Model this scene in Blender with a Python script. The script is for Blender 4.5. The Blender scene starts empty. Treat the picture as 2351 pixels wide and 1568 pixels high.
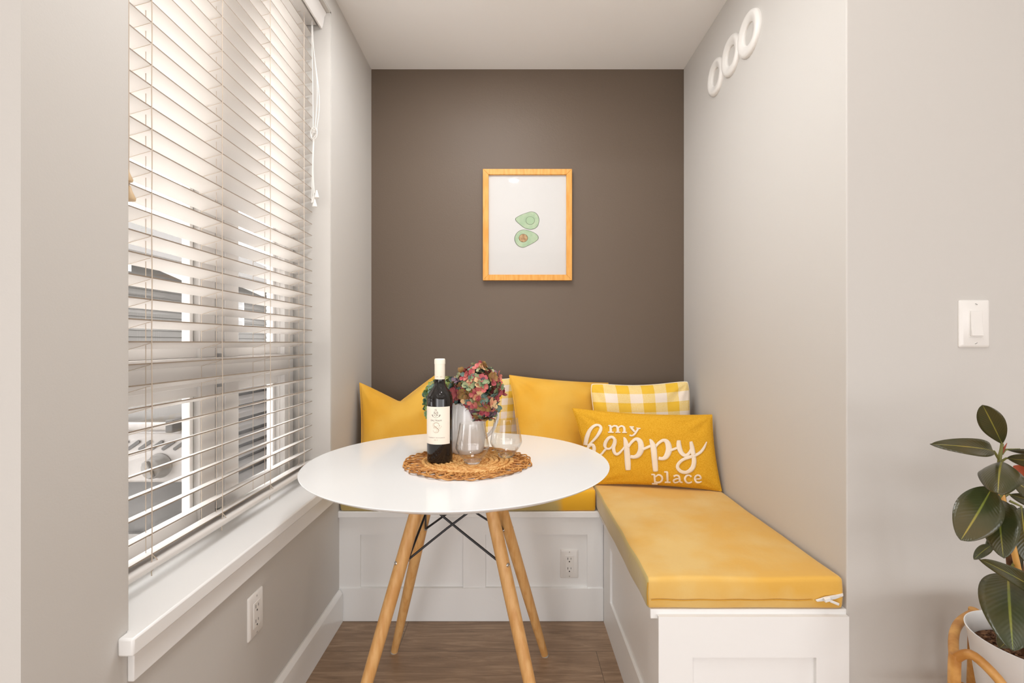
import bpy, bmesh, math, random
from mathutils import Vector, Matrix, noise
from mathutils.bvhtree import BVHTree
random.seed(7)
S = bpy.context.scene
COL = S.collection
PI = math.pi

# ------------------------------------------------------------------ camera
F, CX, CY, H = 1098.0, 1175.5, 787.0, 1.10       # focal length in px, principal point, camera height
cam_d = bpy.data.cameras.new('camera')
cam_d.sensor_width = 36.0
cam_d.lens = 36.0 * F / 2351.0
cam_d.shift_y = 3.0 / 2351.0
cam_d.clip_start = 0.02
cam = bpy.data.objects.new('camera', cam_d)
COL.objects.link(cam)
cam.location = (0, 0, H)
cam.rotation_euler = (PI / 2, 0, 0)
S.camera = cam

# ------------------------------------------------------------------ world and lights
w = bpy.data.worlds.new('sky'); S.world = w; w.use_nodes = True
bg = w.node_tree.nodes['Background']
bg.inputs[0].default_value = (0.985, 0.99, 1.0, 1)
bg.inputs[1].default_value = 5.6

def area(name, loc, target, sx, sy, power, col=(1, .94, .87), shape='RECTANGLE'):
    l = bpy.data.lights.new(name, 'AREA'); l.shape = shape; l.size = sx
    if shape == 'RECTANGLE': l.size_y = sy
    l.energy = power; l.color = col
    o = bpy.data.objects.new(name, l); COL.objects.link(o)
    o.location = loc
    o.rotation_euler = (Vector(target) - Vector(loc)).to_track_quat('-Z', 'Y').to_euler()
    return o
area('nook_fill', (-0.10, 1.42, 2.425), (-0.10, 1.42, 0), 0.5, 0.6, 12.5, (.985, 1, 1.02))  # unseen fill added under the nook ceiling, no fixture there
# broad unseen fills added in the main room, then its ceiling lamps
area('rear_fill', (1.0, -3.8, 0.80), (0.6, 2, 0.9), 5.0, 1.5, 58, (.985, 1, 1.03))  # large added fill from behind the camera, no doors modelled
area('left_fill', (-1.45, -1.6, 0.85), (.5, 1.5, .3), 2.0, 1.5, 34, (.985, 1, 1.03))  # fill added from the left to lift faces turned that way
area('right_fill', (3.55, -2.2, 0.75), (-.6, 1.0, .25), 2.4, 1.4, 42, (.985, 1, 1.03))  # added fill for the low left side; plant shadows suggest light from here
for i, (x, y, p) in enumerate([(0.02, -0.10, 4), (0.45, 0.50, 5), (1.7, -0.1, 1.5), (-1.0, -0.6, 2), (1.7, -1.7, 3), (-1.0, -2.0, 3)]):
    area('ceiling_lamp', (x, y, 2.70), (x, y, 0), 0.09, 0.09, p, (1, .985, .965), 'DISK')

S.view_settings.view_transform = 'Standard'
S.view_settings.look = 'None'
S.view_settings.exposure = 0.22
S.view_settings.gamma = 1.0
S.view_settings.use_curve_mapping = False

# ------------------------------------------------------------------ helpers
def P(x, y, Y):                       # photo pixel at depth Y -> world point
    return Vector(((x - CX) / F * Y, Y, H - (y - CY) / F * Y))

def srgb(r, g, b):
    f = lambda c: c / 12.92 if c <= .04045 else ((c + .055) / 1.055) ** 2.4
    return (f(r / 255), f(g / 255), f(b / 255), 1)

def lin(c):
    return tuple(c[:3]) + (1,)

def mat(name, col, rough=.5, spec=.5, metal=0, bump=None, var=None, sheen=0, coat=0, stretch=None, trans=0, ior=1.45):
    m = bpy.data.materials.new(name); m.use_nodes = True
    n = m.node_tree.nodes; L = m.node_tree.links; b = n['Principled BSDF']
    b.inputs['Base Color'].default_value = lin(col)
    b.inputs['Roughness'].default_value = rough
    b.inputs['Specular IOR Level'].default_value = spec
    b.inputs['Metallic'].default_value = metal
    b.inputs['IOR'].default_value = ior
    b.inputs['Transmission Weight'].default_value = trans
    if sheen:
        b.inputs['Sheen Weight'].default_value = sheen
        b.inputs['Sheen Roughness'].default_value = .4
    if coat: b.inputs['Coat Weight'].default_value = coat
    tc = n.new('ShaderNodeTexCoord'); src = tc.outputs['Object']
    if stretch:
        mp = n.new('ShaderNodeMapping'); mp.inputs['Scale'].default_value = stretch
        L.new(src, mp.inputs[0]); src = mp.outputs[0]
    if var:                            # (scale, second colour, detail)
        t = n.new('ShaderNodeTexNoise'); t.inputs['Scale'].default_value = var[0]
        t.inputs['Detail'].default_value = var[2] if len(var) > 2 else 3
        L.new(src, t.inputs['Vector'])
        r = n.new('ShaderNodeValToRGB')
        r.color_ramp.elements[0].position = .38; r.color_ramp.elements[1].position = .62
        r.color_ramp.elements[0].color = lin(col); r.color_ramp.elements[1].color = lin(var[1])
        L.new(t.outputs[0], r.inputs[0]); L.new(r.outputs[0], b.inputs['Base Color'])
    if bump:                           # (scale, distance)
        t = n.new('ShaderNodeTexNoise'); t.inputs['Scale'].default_value = bump[0]; t.inputs['Detail'].default_value = 2
        L.new(src, t.inputs['Vector'])
        u = n.new('ShaderNodeBump'); u.inputs['Strength'].default_value = 1; u.inputs['Distance'].default_value = bump[1]
        L.new(t.outputs[0], u.inputs['Height']); L.new(u.outputs[0], b.inputs['Normal'])
    return m

def glass_pane(name, tint=(1, 1, 1, 1), f0=.03, f1=.97, pw_=5):
    m = bpy.data.materials.new(name); m.use_nodes = True
    n = m.node_tree.nodes; L = m.node_tree.links; n.clear()
    o = n.new('ShaderNodeOutputMaterial'); mx = n.new('ShaderNodeMixShader'); lw = n.new('ShaderNodeLayerWeight')
    lw.inputs[0].default_value = .5                      # facing = 1 - |cos|, the same from both sides of the thin pane
    pw = n.new('ShaderNodeMath'); pw.operation = 'POWER'; pw.inputs[1].default_value = pw_; L.new(lw.outputs['Facing'], pw.inputs[0])
    fr = n.new('ShaderNodeMath'); fr.operation = 'MULTIPLY_ADD'; fr.inputs[1].default_value = f1; fr.inputs[2].default_value = f0; L.new(pw.outputs[0], fr.inputs[0])
    t = n.new('ShaderNodeBsdfTransparent'); t.inputs[0].default_value = tint
    g = n.new('ShaderNodeBsdfGlossy'); g.inputs['Roughness'].default_value = .02
    L.new(fr.outputs[0], mx.inputs[0]); L.new(t.outputs[0], mx.inputs[1]); L.new(g.outputs[0], mx.inputs[2])
    L.new(mx.outputs[0], o.inputs[0])
    return m

class MB:
    def __init__(s): s.bm = bmesh.new(); s.mi = 0; s.uv = None
    def face(s, vs):
        try: f = s.bm.faces.new(vs); f.material_index = s.mi; return f
        except ValueError: return None
    def box(s, x0, x1, y0, y1, z0, z1):
        v = [s.bm.verts.new((x, y, z)) for x in (x0, x1) for y in (y0, y1) for z in (z0, z1)]
        for q in ((0, 1, 3, 2), (4, 6, 7, 5), (0, 4, 5, 1), (2, 3, 7, 6), (0, 2, 6, 4), (1, 5, 7, 3)):
            s.face([v[i] for i in q])
        return v
    def obox(s, c, ex, ey, ez):        # oriented box: centre and three half-vectors
        c = Vector(c); v = [s.bm.verts.new(c + a * ex + b * ey + d * ez) for a in (-1, 1) for b in (-1, 1) for d in (-1, 1)]
        for q in ((0, 1, 3, 2), (4, 6, 7, 5), (0, 4, 5, 1), (2, 3, 7, 6), (0, 2, 6, 4), (1, 5, 7, 3)):
            s.face([v[i] for i in q])
    def poly(s, pts): return s.face([s.bm.verts.new(p) for p in pts])
    def prism(s, pts, off):            # polygon extruded along a vector
        a = [s.bm.verts.new(p) for p in pts]; b = [s.bm.verts.new(Vector(p) + Vector(off)) for p in pts]
        s.face(a[::-1]); s.face(b)
        for i in range(len(a)): s.face([a[i], a[(i + 1) % len(a)], b[(i + 1) % len(a)], b[i]])
    def tube(s, pts, r, seg=10, closed=False, cap=True, flat=None):
        pts = [Vector(p) for p in pts]; N = len(pts)
        rr = r if isinstance(r, (list, tuple)) else [r] * N
        rings = []; up = None
        for i, p in enumerate(pts):
            if closed: d = pts[(i + 1) % N] - pts[i - 1]
            else: d = pts[min(i + 1, N - 1)] - pts[max(i - 1, 0)]
            if d.length < 1e-9: d = Vector((0, 0, 1))
            d.normalize()
            if up is None:
                up = Vector((0, 0, 1)) if abs(d.z) < .9 else Vector((1, 0, 0))
            a = up - d * up.dot(d)
            if a.length < 1e-6: a = d.orthogonal()
            a.normalize(); up = a; c = d.cross(a)
            fl = flat if flat else 1
            rings.append([s.bm.verts.new(p + (a * math.cos(t) * fl + c * math.sin(t)) * rr[i]) for t in [2 * PI * k / seg for k in range(seg)]])
        for i in range(N if closed else N - 1):
            A, B = rings[i], rings[(i + 1) % N]
            for k in range(seg): s.face([A[k], A[(k + 1) % seg], B[(k + 1) % seg], B[k]])
        if cap and not closed: s.face(rings[0][::-1]); s.face(rings[-1])
    def lathe(s, prof, c=(0, 0, 0), seg=48, M=None, close=False):   # profile of (r, z)
        c = Vector(c); rings = []
        for r, z in prof:
            if r < 1e-6:
                p = Vector((0, 0, z)); p = (M @ p if M else p) + c
                rings.append([s.bm.verts.new(p)])
            else:
                R = []
                for k in range(seg):
                    t = 2 * PI * k / seg; p = Vector((r * math.cos(t), r * math.sin(t), z))
                    R.append(s.bm.verts.new((M @ p if M else p) + c))
                rings.append(R)
        n = len(rings)
        for i in range(n if close else n - 1):
            A, B = rings[i], rings[(i + 1) % n]
            for k in range(seg):
                k2 = (k + 1) % seg
                if len(A) == 1 and len(B) == 1: continue
                if len(A) == 1: s.face([A[0], B[k], B[k2]])
                elif len(B) == 1: s.face([A[k], B[0], A[k2]])
                else: s.face([A[k], A[k2], B[k2], B[k]])
    def ball(s, c, r, sc=(1, 1, 1), seg=12):
        prof = [(r * math.sin(PI * i / 8), -r * math.cos(PI * i / 8)) for i in range(9)]
        s.lathe([(a, b) for a, b in prof], c, seg, Matrix.Diagonal(Vector(sc)))
    def build(s, name, m, parent=None, bevel=0, smooth=True, angle=50, seg=2, recalc=True, subd=0):
        bm = s.bm
        if recalc: bmesh.ops.recalc_face_normals(bm, faces=bm.faces[:])
        off = Vector((0, 0, 0)); q = parent
        while q is not None: off += q.location; q = q.parent
        if off.length: bmesh.ops.translate(bm, verts=bm.verts[:], vec=-off)
        me = bpy.data.meshes.new(name); bm.to_mesh(me); bm.free()
        for x in (m if isinstance(m, (list, tuple)) else [m]): me.materials.append(x)
        if smooth:
            for p in me.polygons: p.use_smooth = True
            me.set_sharp_from_angle(angle=math.radians(angle))
        o = bpy.data.objects.new(name, me); COL.objects.link(o)
        if parent: o.parent = parent
        if bevel:
            b = o.modifiers.new('bevel', 'BEVEL'); b.width = bevel; b.segments = seg; b.limit_method = 'ANGLE'
        if subd:
            b = o.modifiers.new('sub', 'SUBSURF'); b.levels = subd; b.render_levels = subd
        return o

def thing(name, label, cat, loc, group=None, rz=0):
    o = bpy.data.objects.new(name, None); COL.objects.link(o); o.empty_display_size = .05
    o.location = loc; o['label'] = label; o['category'] = cat
    if group: o['group'] = group
    return o
def tag(o, label, cat, group=None):
    o['label'] = label; o['category'] = cat
    if group: o['group'] = group
    return o
def struct(o, label=None):
    o['kind'] = 'structure'
    if label: o['label'] = label
    return o
def copy_tree(o, parent=None):
    c = o.copy(); COL.objects.link(c)
    if parent: c.parent = parent
    for ch in list(o.children): copy_tree(ch, c)
    return c

def smooth_path(pts, n=6, closed=False):
    """Catmull-Rom through tuples of any length"""
    out = []; N = len(pts)
    rng = range(N) if closed else range(N - 1)
    for i in rng:
        g = (lambda k: pts[k % N]) if closed else (lambda k: pts[min(max(k, 0), N - 1)])
        a, b, c, d = g(i - 1), g(i), g(i + 1), g(i + 2)
        for j in range(n):
            t = j / n
            out.append(tuple(.5 * (2 * q + (r - p) * t + (2 * p - 5 * q + 4 * r - s_) * t * t + (3 * q - p - 3 * r + s_) * t ** 3)
                             for p, q, r, s_ in zip(a, b, c, d)))
    if not closed: out.append(tuple(pts[-1]))
    return out

# ------------------------------------------------------------------ materials
wall_paint = mat('greige_wall_paint', (.60, .572, .535), .6, .3, bump=(260, .00012))
ceil_paint = mat('ceiling_paint', (.92, .91, .895), .7, .2)
dark_paint = mat('brown_accent_paint', (.138, .101, .073), .5, .4, bump=(170, .0004))
white_paint = mat('white_trim_paint', (.89, .88, .86), .28, .5)
bench_paint = mat('white_bench_paint', (.88, .87, .85), .4, .5, bump=(60, .0003))
vinyl = mat('white_vinyl', (.82, .79, .76), .35, .5)
gasket = mat('grey_gasket', (.20, .18, .15), .6)
slat_mat = mat('white_blind_slat', (.76, .725, .69), .4, .5)
cord_mat = mat('cream_cord', (.62, .52, .42), .8)
whitecord = mat('white_cord', (.82, .79, .75), .7)
plastic = mat('white_plastic', (.82, .79, .75), .3, .5)
slot_mat = mat('dark_slot', (.02, .018, .015), .6)
table_white = mat('white_lacquer', (.86, .86, .85), .16, .5)
black_metal = mat('black_metal', (.02, .02, .022), .4, .5)
steel = mat('steel', (.55, .53, .5), .3, .5, 1)
beech = mat('beech_wood', srgb(220, 172, 112), .42, .4, var=(9, srgb(206, 152, 90), 4), stretch=(9, 9, 1.0))
felt = mat('grey_felt', (.5, .46, .41), .9)
velvet = mat('yellow_velvet', srgb(225, 188, 114), .75, .25, var=(5.5, srgb(221, 171, 78), 7), sheen=.35, bump=(90, .0004))
pillow_yellow = mat('yellow_pillow_velvet', srgb(226, 176, 72), .75, .25, var=(5, srgb(222, 164, 50), 4), sheen=.3, bump=(60, .0006))
mustard = mat('mustard_weave', srgb(228, 174, 52), .85, .2, var=(380, srgb(214, 156, 32), 1), bump=(420, .0012))
letter_mat = mat('cream_felt_letters', srgb(240, 222, 200), .9, .2, bump=(300, .0006))
cream_felt = mat('cream_piping', srgb(240, 226, 200), .9)
pine = mat('pine_frame', srgb(222, 165, 88), .45, .4, var=(6, srgb(212, 148, 66), 4), stretch=(14, 14, 2))
paper = mat('print_paper', (.62, .60, .575), .7)
picture_glass = glass_pane('picture_glass')
window_glass = glass_pane('window_glass')
bottle_glass = mat('dark_bottle_glass', (.012, .010, .009), .06, .6)
capsule_mat = mat('cream_capsule', srgb(246, 238, 220), .4)
label_mat = mat('cream_label_paper', srgb(244, 234, 218), .7)
ink = mat('grey_ink', srgb(95, 85, 78), .7)
bronze_ink = mat('bronze_ink', srgb(165, 135, 105), .6)
clear_glass = glass_pane('clear_drinking_glass', (.985, .98, .972, 1), .045, .8, 3.2)
clear_base = mat('clear_glass_base', (1, 1, 1), 0.0, .5, trans=1, ior=1.45)
ceramic = mat('white_glazed_ceramic', (.82, .80, .775), .12, .6)
wicker = mat('water_hyacinth', srgb(226, 178, 112), .6, .4, var=(60, srgb(196, 134, 66), 3))
wicker_edge = mat('water_hyacinth_edge', srgb(212, 154, 86), .5, .4, var=(60, srgb(166, 106, 48), 3))
terracotta = mat('white_planter', (.78, .77, .75), .35, .5)
rattan = mat('rattan_cane', srgb(214, 160, 88), .45, .5, var=(22, srgb(176, 118, 54), 4))
bark = mat('brown_bark', srgb(120, 84, 52), .8, var=(40, srgb(90, 60, 40)))
green_stem = mat('green_stem', srgb(110, 108, 52), .5)
stake_mat = mat('bamboo_stake', srgb(214, 160, 84), .5)

# floor planks
def plank_mat():
    m = bpy.data.materials.new('brown_oak_planks'); m.use_nodes = True
    n = m.node_tree.nodes; L = m.node_tree.links; b = n['Principled BSDF']
    tc = n.new('ShaderNodeTexCoord')
    mp = n.new('ShaderNodeMapping'); mp.inputs['Location'].default_value = (-.30, .094, 0)
    L.new(tc.outputs['Object'], mp.inputs[0])
    br = n.new('ShaderNodeTexBrick'); br.offset = .58
    br.inputs['Scale'].default_value = 1; br.inputs['Brick Width'].default_value = 1.22; br.inputs['Row Height'].default_value = .18
    br.inputs['Mortar Size'].default_value = .0012; br.inputs['Mortar Smooth'].default_value = .2
    br.inputs['Color1'].default_value = (.0, .0, .0, 1); br.inputs['Color2'].default_value = (1, 1, 1, 1); br.inputs['Mortar'].default_value = (.5, .5, .5, 1)
    L.new(mp.outputs[0], br.inputs[0])
    ms = n.new('ShaderNodeMapping'); ms.inputs['Scale'].default_value = (1.5, 17, 1)
    L.new(tc.outputs['Object'], ms.inputs[0])
    add = n.new('ShaderNodeVectorMath'); add.operation = 'ADD'
    sc = n.new('ShaderNodeVectorMath'); sc.operation = 'SCALE'; sc.inputs['Scale'].default_value = 7
    L.new(br.outputs['Color'], sc.inputs[0]); L.new(ms.outputs[0], add.inputs[0]); L.new(sc.outputs[0], add.inputs[1])
    t = n.new('ShaderNodeTexNoise'); t.inputs['Scale'].default_value = 3.0; t.inputs['Detail'].default_value = 10
    t.inputs['Roughness'].default_value = .72; t.inputs['Distortion'].default_value = 1.0
    L.new(add.outputs[0], t.inputs['Vector'])
    r = n.new('ShaderNodeValToRGB'); e = r.color_ramp.elements
    e[0].position = .25; e[0].color = srgb(120, 97, 76); e[1].position = .75; e[1].color = srgb(196, 167, 138)
    x = e.new(.5); x.color = srgb(160, 132, 106)
    L.new(t.outputs[0], r.inputs[0])
    mx = n.new('ShaderNodeMix'); mx.data_type = 'RGBA'; mx.blend_type = 'MULTIPLY'; mx.inputs['Factor'].default_value = 1
    L.new(r.outputs[0], mx.inputs['A'])
    inv = n.new('ShaderNodeMapRange'); inv.inputs['To Min'].default_value = 1; inv.inputs['To Max'].default_value = .42
    L.new(br.outputs['Fac'], inv.inputs[0]); L.new(inv.outputs[0], mx.inputs['B'])
    L.new(mx.outputs['Result'], b.inputs['Base Color'])
    b.inputs['Roughness'].default_value = .42
    u = n.new('ShaderNodeBump'); u.inputs['Distance'].default_value = .0008
    L.new(t.outputs[0], u.inputs['Height']); L.new(u.outputs[0], b.inputs['Normal'])
    return m

# gingham from the pillow's own UV layout
def gingham_mat(nu, nv, name):
    m = bpy.data.materials.new(name); m.use_nodes = True
    n = m.node_tree.nodes; L = m.node_tree.links; b = n['Principled BSDF']
    uv = n.new('ShaderNodeUVMap'); uv.uv_map = 'UV'
    sp = n.new('ShaderNodeSeparateXYZ'); L.new(uv.outputs[0], sp.inputs[0])
    st = []
    for k, N in (('X', nu), ('Y', nv)):
        a = n.new('ShaderNodeMath'); a.operation = 'MULTIPLY'; a.inputs[1].default_value = N / 2; L.new(sp.outputs[k], a.inputs[0])
        f = n.new('ShaderNodeMath'); f.operation = 'FRACT'; L.new(a.outputs[0], f.inputs[0])
        g = n.new('ShaderNodeMath'); g.operation = 'LESS_THAN'; g.inputs[1].default_value = .5; L.new(f.outputs[0], g.inputs[0])
        st.append(g)
    s = n.new('ShaderNodeMath'); s.operation = 'ADD'; L.new(st[0].outputs[0], s.inputs[0]); L.new(st[1].outputs[0], s.inputs[1])
    tn = n.new('ShaderNodeTexNoise'); tn.inputs['Scale'].default_value = 420; tn.inputs['Detail'].default_value = 1
    tc = n.new('ShaderNodeTexCoord'); L.new(tc.outputs['Object'], tn.inputs['Vector'])
    d = n.new('ShaderNodeMath'); d.operation = 'MULTIPLY'; d.inputs[1].default_value = .5; L.new(s.outputs[0], d.inputs[0])
    j = n.new('ShaderNodeMath'); j.operation = 'MULTIPLY_ADD'; j.inputs[1].default_value = .55; L.new(tn.outputs[0], j.inputs[0])
    o = n.new('ShaderNodeMath'); o.operation = 'SUBTRACT'; o.inputs[1].default_value = .275; L.new(d.outputs[0], o.inputs[0]); L.new(o.outputs[0], j.inputs[2])
    r = n.new('ShaderNodeValToRGB'); e = r.color_ramp.elements
    e[0].position = .1; e[0].color = srgb(242, 228, 212); e[1].position = .9; e[1].color = srgb(236, 190, 62)
    x = e.new(.5); x.color = srgb(240, 212, 140)
    L.new(j.outputs[0], r.inputs[0]); L.new(r.outputs[0], b.inputs['Base Color'])
    b.inputs['Roughness'].default_value = .9; b.inputs['Specular IOR Level'].default_value = .2
    u = n.new('ShaderNodeBump'); u.inputs['Distance'].default_value = .0012; L.new(tn.outputs[0], u.inputs['Height']); L.new(u.outputs[0], b.inputs['Normal'])
    return m

# ------------------------------------------------------------------ structure
XL, XR, YB = -.684, .8347, 2.326
ZC, ZM = 2.43, 2.72                       # nook ceiling, main ceiling
YL, YR = .666, 1.193                      # front edge of the nook's left and right walls
WY0, WY1, WZ0, WZ1 = .848, 1.81, .555, 2.35   # window opening
XO = -.90                                 # outer face of the window wall

b = MB(); b.box(XO, 3.6, -4, 2.43, -.12, 0); struct(b.build('floor', plank_mat(), smooth=False))
b = MB(); b.box(XL, XR, 1.193, YB, ZC, ZM); struct(b.build('ceiling', ceil_paint, smooth=False))
b = MB(); b.box(-1.5, 3.6, -4, YL + .15, ZM, ZM + .1); b.box(XO, 3.6, YL + .15, 2.43, ZM, ZM + .1); struct(b.build('ceiling_main_room', ceil_paint, smooth=False))
b = MB(); b.box(-1.5, XO, -4, YL, -.12, 0); struct(b.build('floor_main_room', plank_mat(), smooth=False))
b = MB(); b.box(XO, .95, YB, YB + .10, 0, ZM); struct(b.build('wall_back', dark_paint, smooth=False))
b = MB()
b.box(XO, XL, YL, WY0, 0, ZM); b.box(XO, XL, WY1, YB, 0, ZM); b.box(XO, XL, WY0, WY1, 0, WZ0); b.box(XO, XL, WY0, WY1, WZ1, ZM)
struct(b.build('wall_left', wall_paint, smooth=False))
b = MB(); b.box(-1.5, XO, YL, YL + .15, 0, ZM); struct(b.build('wall_front_left', wall_paint, smooth=False))
b = MB(); b.prism([(XR, YR, 0), (3.6, YR, 0), (3.6, YR + .12, 0), (.95, YR + .12, 0), (.95, YB, 0), (XR, YB, 0)], (0, 0, ZM))
struct(b.build('wall_right', wall_paint, bevel=.003, smooth=False))
b = MB(); b.box(-1.6, -1.5, -4, YL + .15, 0, ZM); struct(b.build('wall_room_left', wall_paint, smooth=False))
b = MB(); b.box(3.6, 3.7, -4, YR + .12, 0, ZM); struct(b.build('wall_room_right', wall_paint, smooth=False))
b = MB(); b.box(-1.6, 3.7, -4.1, -4, 0, ZM); struct(b.build('wall_room_rear', wall_paint, smooth=False))
# baseboard along the window wall, chamfered top
b = MB(); b.prism([(XL, YL, 0), (XL + .017, YL, 0), (XL + .017, YL, .112), (XL + .006, YL, .127), (XL, YL, .127)], (0, 1.885 - YL, 0))
struct(b.build('baseboard_left', white_paint, bevel=.001))

b = MB(); b.prism([(.95, YR, 0), (.95, YR - .015, 0), (.95, YR - .015, .112), (.95, YR - .006, .127), (.95, YR, .127)], (2.65, 0, 0)); struct(b.build('baseboard_right', white_paint))
# window stool and apron
b = MB()
b.prism([(-.656, .828, .555), (-.656, 1.83, .555), (XL, 1.83, .555), (XL, WY1 - .001, .555), (-.815, WY1 - .001, .555), (-.815, WY0 + .001, .555), (XL, WY0 + .001, .555), (XL, .828, .555)], (0, 0, .032))
so = b.build('trim_1', white_paint, bevel=.004); struct(so, 'white window stool with a horned nose under the blind')
b = MB(); b.box(XL, -.672, .85, 1.815, .497, .555); b.build('apron', white_paint, so, bevel=.002)

# white lining of the window's side and head
b = MB()
b.box(-.815, XL - .001, WY1 - .006, WY1, .587, WZ1); b.box(-.815, XL - .001, WY0, WY0 + .006, .587, WZ1); b.box(-.815, XL - .001, WY0, WY1, WZ1 - .006, WZ1)
struct(b.build('trim_2', wall_paint, smooth=False))

# ------------------------------------------------------------------ window
GX = -.855
b = MB()
def fr(y0, y1, z0, z1, x0=-.885, x1=-.825): b.box(x0, x1, y0, y1, z0, z1)
fr(WY0 + .006, .905, .587, WZ1 - .006); fr(1.735, WY1 - .006, .587, WZ1 - .006)
fr(.905, 1.735, .587, .622, x1=-.818); fr(.905, 1.735, 2.285, WZ1 - .006)
fr(.905, 1.735, .985, 1.06, x1=-.82)
fr(1.376, 1.444, .622, .985); fr(1.376, 1.444, 1.06, 2.285)
win = b.build('window_1', vinyl, bevel=.0015); struct(win, 'white vinyl window of four lights behind the blind')
for (y0, y1, z0, z1) in ((.905, 1.376, .622, .985), (1.444, 1.735, .622, .985), (.905, 1.376, 1.06, 2.285), (1.444, 1.735, 1.06, 2.285)):
    ye = 1.255 if y0 < 1 else 1.690                                   # far edge of the glass
    b = MB()
    b.box(GX - .015, GX + .016, y0, y0 + .022, z0, z1)
    b.box(GX - .012, GX + .010, ye, ye + .013, z0 + .030, z1 - .028); b.box(GX - .015, GX + .020, ye + .023, y1 - (.030 if y0 < 1 else .010), z0, z1)
    b.box(GX - .014, GX + .014, y0 + .022, ye + .023, z0, z0 + .03); b.box(GX - .014, GX + .014, y0 + .022, ye + .023, z1 - .028, z1)
    sash = b.build('sash', vinyl, win, bevel=.0015)
    b = MB(); b.box(GX - .012, GX + .004, ye + .013, ye + .023, z0 + .03, z1 - .028); b.build('gasket', gasket, sash, smooth=False)
    if y0 < 1:
        b = MB(); b.box(GX - .012, GX + .004, y1 - .030, y1, z0, z1); b.box(GX + .004, GX + .024, y1 - .024, y1 - .006, z0 + .01, z1 - .01); b.build('stop_bead', vinyl, sash, smooth=False)
    b = MB(); b.box(GX - .003, GX, y0 + .02, ye + .002, z0 + .028, z1 - .027); b.build('pane', window_glass, sash, smooth=False)

# ------------------------------------------------------------------ venetian blind
BX, PITCH = -.751, .0444
TILT = math.radians(16.5)
SY0, SY1 = .862, 1.797
blind = thing('window_blind', 'white wooden venetian blind hanging in the window recess, slats tilted open', 'blind', (-.775, 1.33, .62))
b = MB(); ca, sa = math.cos(TILT), math.sin(TILT)
for k in range(-10, 28):
    z = 1.102 + k * PITCH
    sag = .0009 * math.sin(k * 2.3)
    prof = []
    W_, T_ = .052, .0028
    for i in range(7):
        s_ = W_ * i / 6; crown = .0016 * math.sin(PI * i / 6)
        prof.append((BX - s_ * ca - crown * sa, z - s_ * sa + crown * ca + sag))
    top = [(x, zz + T_ / 2) for x, zz in prof]; bot = [(x, zz - T_ / 2) for x, zz in prof][::-1]
    nf0 = len(b.bm.faces)
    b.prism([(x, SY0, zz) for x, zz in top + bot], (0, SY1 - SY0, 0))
    b.bm.faces.ensure_lookup_table()
    for f in b.bm.faces[nf0:]:                                        # the front edge of each slat gets a taupe colour
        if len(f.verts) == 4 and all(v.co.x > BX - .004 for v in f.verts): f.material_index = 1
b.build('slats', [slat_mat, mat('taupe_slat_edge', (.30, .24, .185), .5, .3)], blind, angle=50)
b = MB(); b.prism([(-.744, SY0, .632), (-.749, SY0, .626), (-.798, SY0, .616), (-.803, SY0, .622), (-.803, SY0, .632), (-.798, SY0, .636), (-.750, SY0, .645), (-.744, SY0, .642)], (0, SY1 - SY0, 0))
b.build('bottom_rail', slat_mat, blind, bevel=.003)
b = MB(); b.box(-.80, -.735, SY0, SY1 + .004, 2.295, 2.343); b.build('headrail', slat_mat, blind, bevel=.002)
b = MB()                                     # crown-profile valance
vp = [(-.722, 2.283), (-.716, 2.283), (-.712, 2.295), (-.709, 2.310), (-.707, 2.328), (-.700, 2.340), (-.700, 2.348), (-.722, 2.348)]
b.prism([(x, .856, z) for x, z in vp], (0, 1.803 - .856, 0)); b.build('valance', slat_mat, blind, bevel=.0008)
for y in (.994, 1.236, 1.482, 1.722):
    b = MB()
    zs = [.645 + i * (2.29 - .645) / 40 for i in range(41)]
    b.tube([(BX + .0025, y + .0006 * math.sin(i), z) for i, z in enumerate(zs)], .0011, 6)
    b.tube([(-.8025, y, z) for z in zs], .0008, 6)
    b.tube([(-.7765, y + .02, z) for z in zs], .0008, 6)                 # lift cord through the slats
    for k in range(-10, 28):
        z = 1.102 + k * PITCH - .003
        b.tube([(BX, y, z), (-.801, y, z - .051 * sa)], .0006, 5)
    b.tube([(BX + .003, y, .660), (BX + .0045, y + .012, .645), (BX + .002, y + .016, .632), (BX - .003, y + .006, .622), (BX - .004, y + .008, .612)], .0011, 6)
    b.build('ladder_cord', cord_mat, blind)
# pull cords with knot and three drop tassels at the far end
cp = lambda x, y, dx=0: Vector(((x - CX) / F * 1.772 , 1.772, H - (y - CY) / F * 1.772)) + Vector((0, dx, 0))
b = MB()
for pts in ([(715, 35), (716, 90), (718, 200), (719, 300)], [(716, 35), (718, 95), (727, 180), (728, 230), (723, 300)], [(717, 35), (720, 110), (731, 200), (733, 250), (727, 296)]):
    b.tube([cp(*p) for p in smooth_path(pts, 6)], .0013, 6)
for pts in ([(719, 320), (717, 380), (716, 460)], [(721, 320), (719, 390), (722, 443)], [(720, 320), (718, 400), (721, 465)]):
    b.tube([cp(*p) for p in smooth_path(pts, 6)], .0013, 6)
for k in range(4):
    a0 = k * .8
    b.tube([cp(722 + 7.5 * math.cos(t * 2 * PI / 12 + a0) * (1 - .12 * k), 307 + 14 * math.sin(t * 2 * PI / 12) * (1 - .15 * k), (k - 1.5) * .0035) for t in range(12)], .0013, 6, closed=True)
for q in range(3):
    b.tube([cp(716, 296 + q * 3), cp(722, 300 + q * 3, -.005), cp(729, 297 + q * 3)], .0014, 6)
lc = b.build('lift_cord', whitecord, blind)
for px, py in ((715, 458), (723, 445), (721, 468)):
    b = MB(); b.lathe([(0, .016), (.0025, .015), (.0045, .006), (.0085, -.008), (.0082, -.012), (.003, -.0145), (0, -.0145)], cp(px, py) + Vector((.004, -.004 if py > 460 else .006, 0)), 16)
    b.build('tassel', whitecord, lc)
b = MB()
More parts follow.
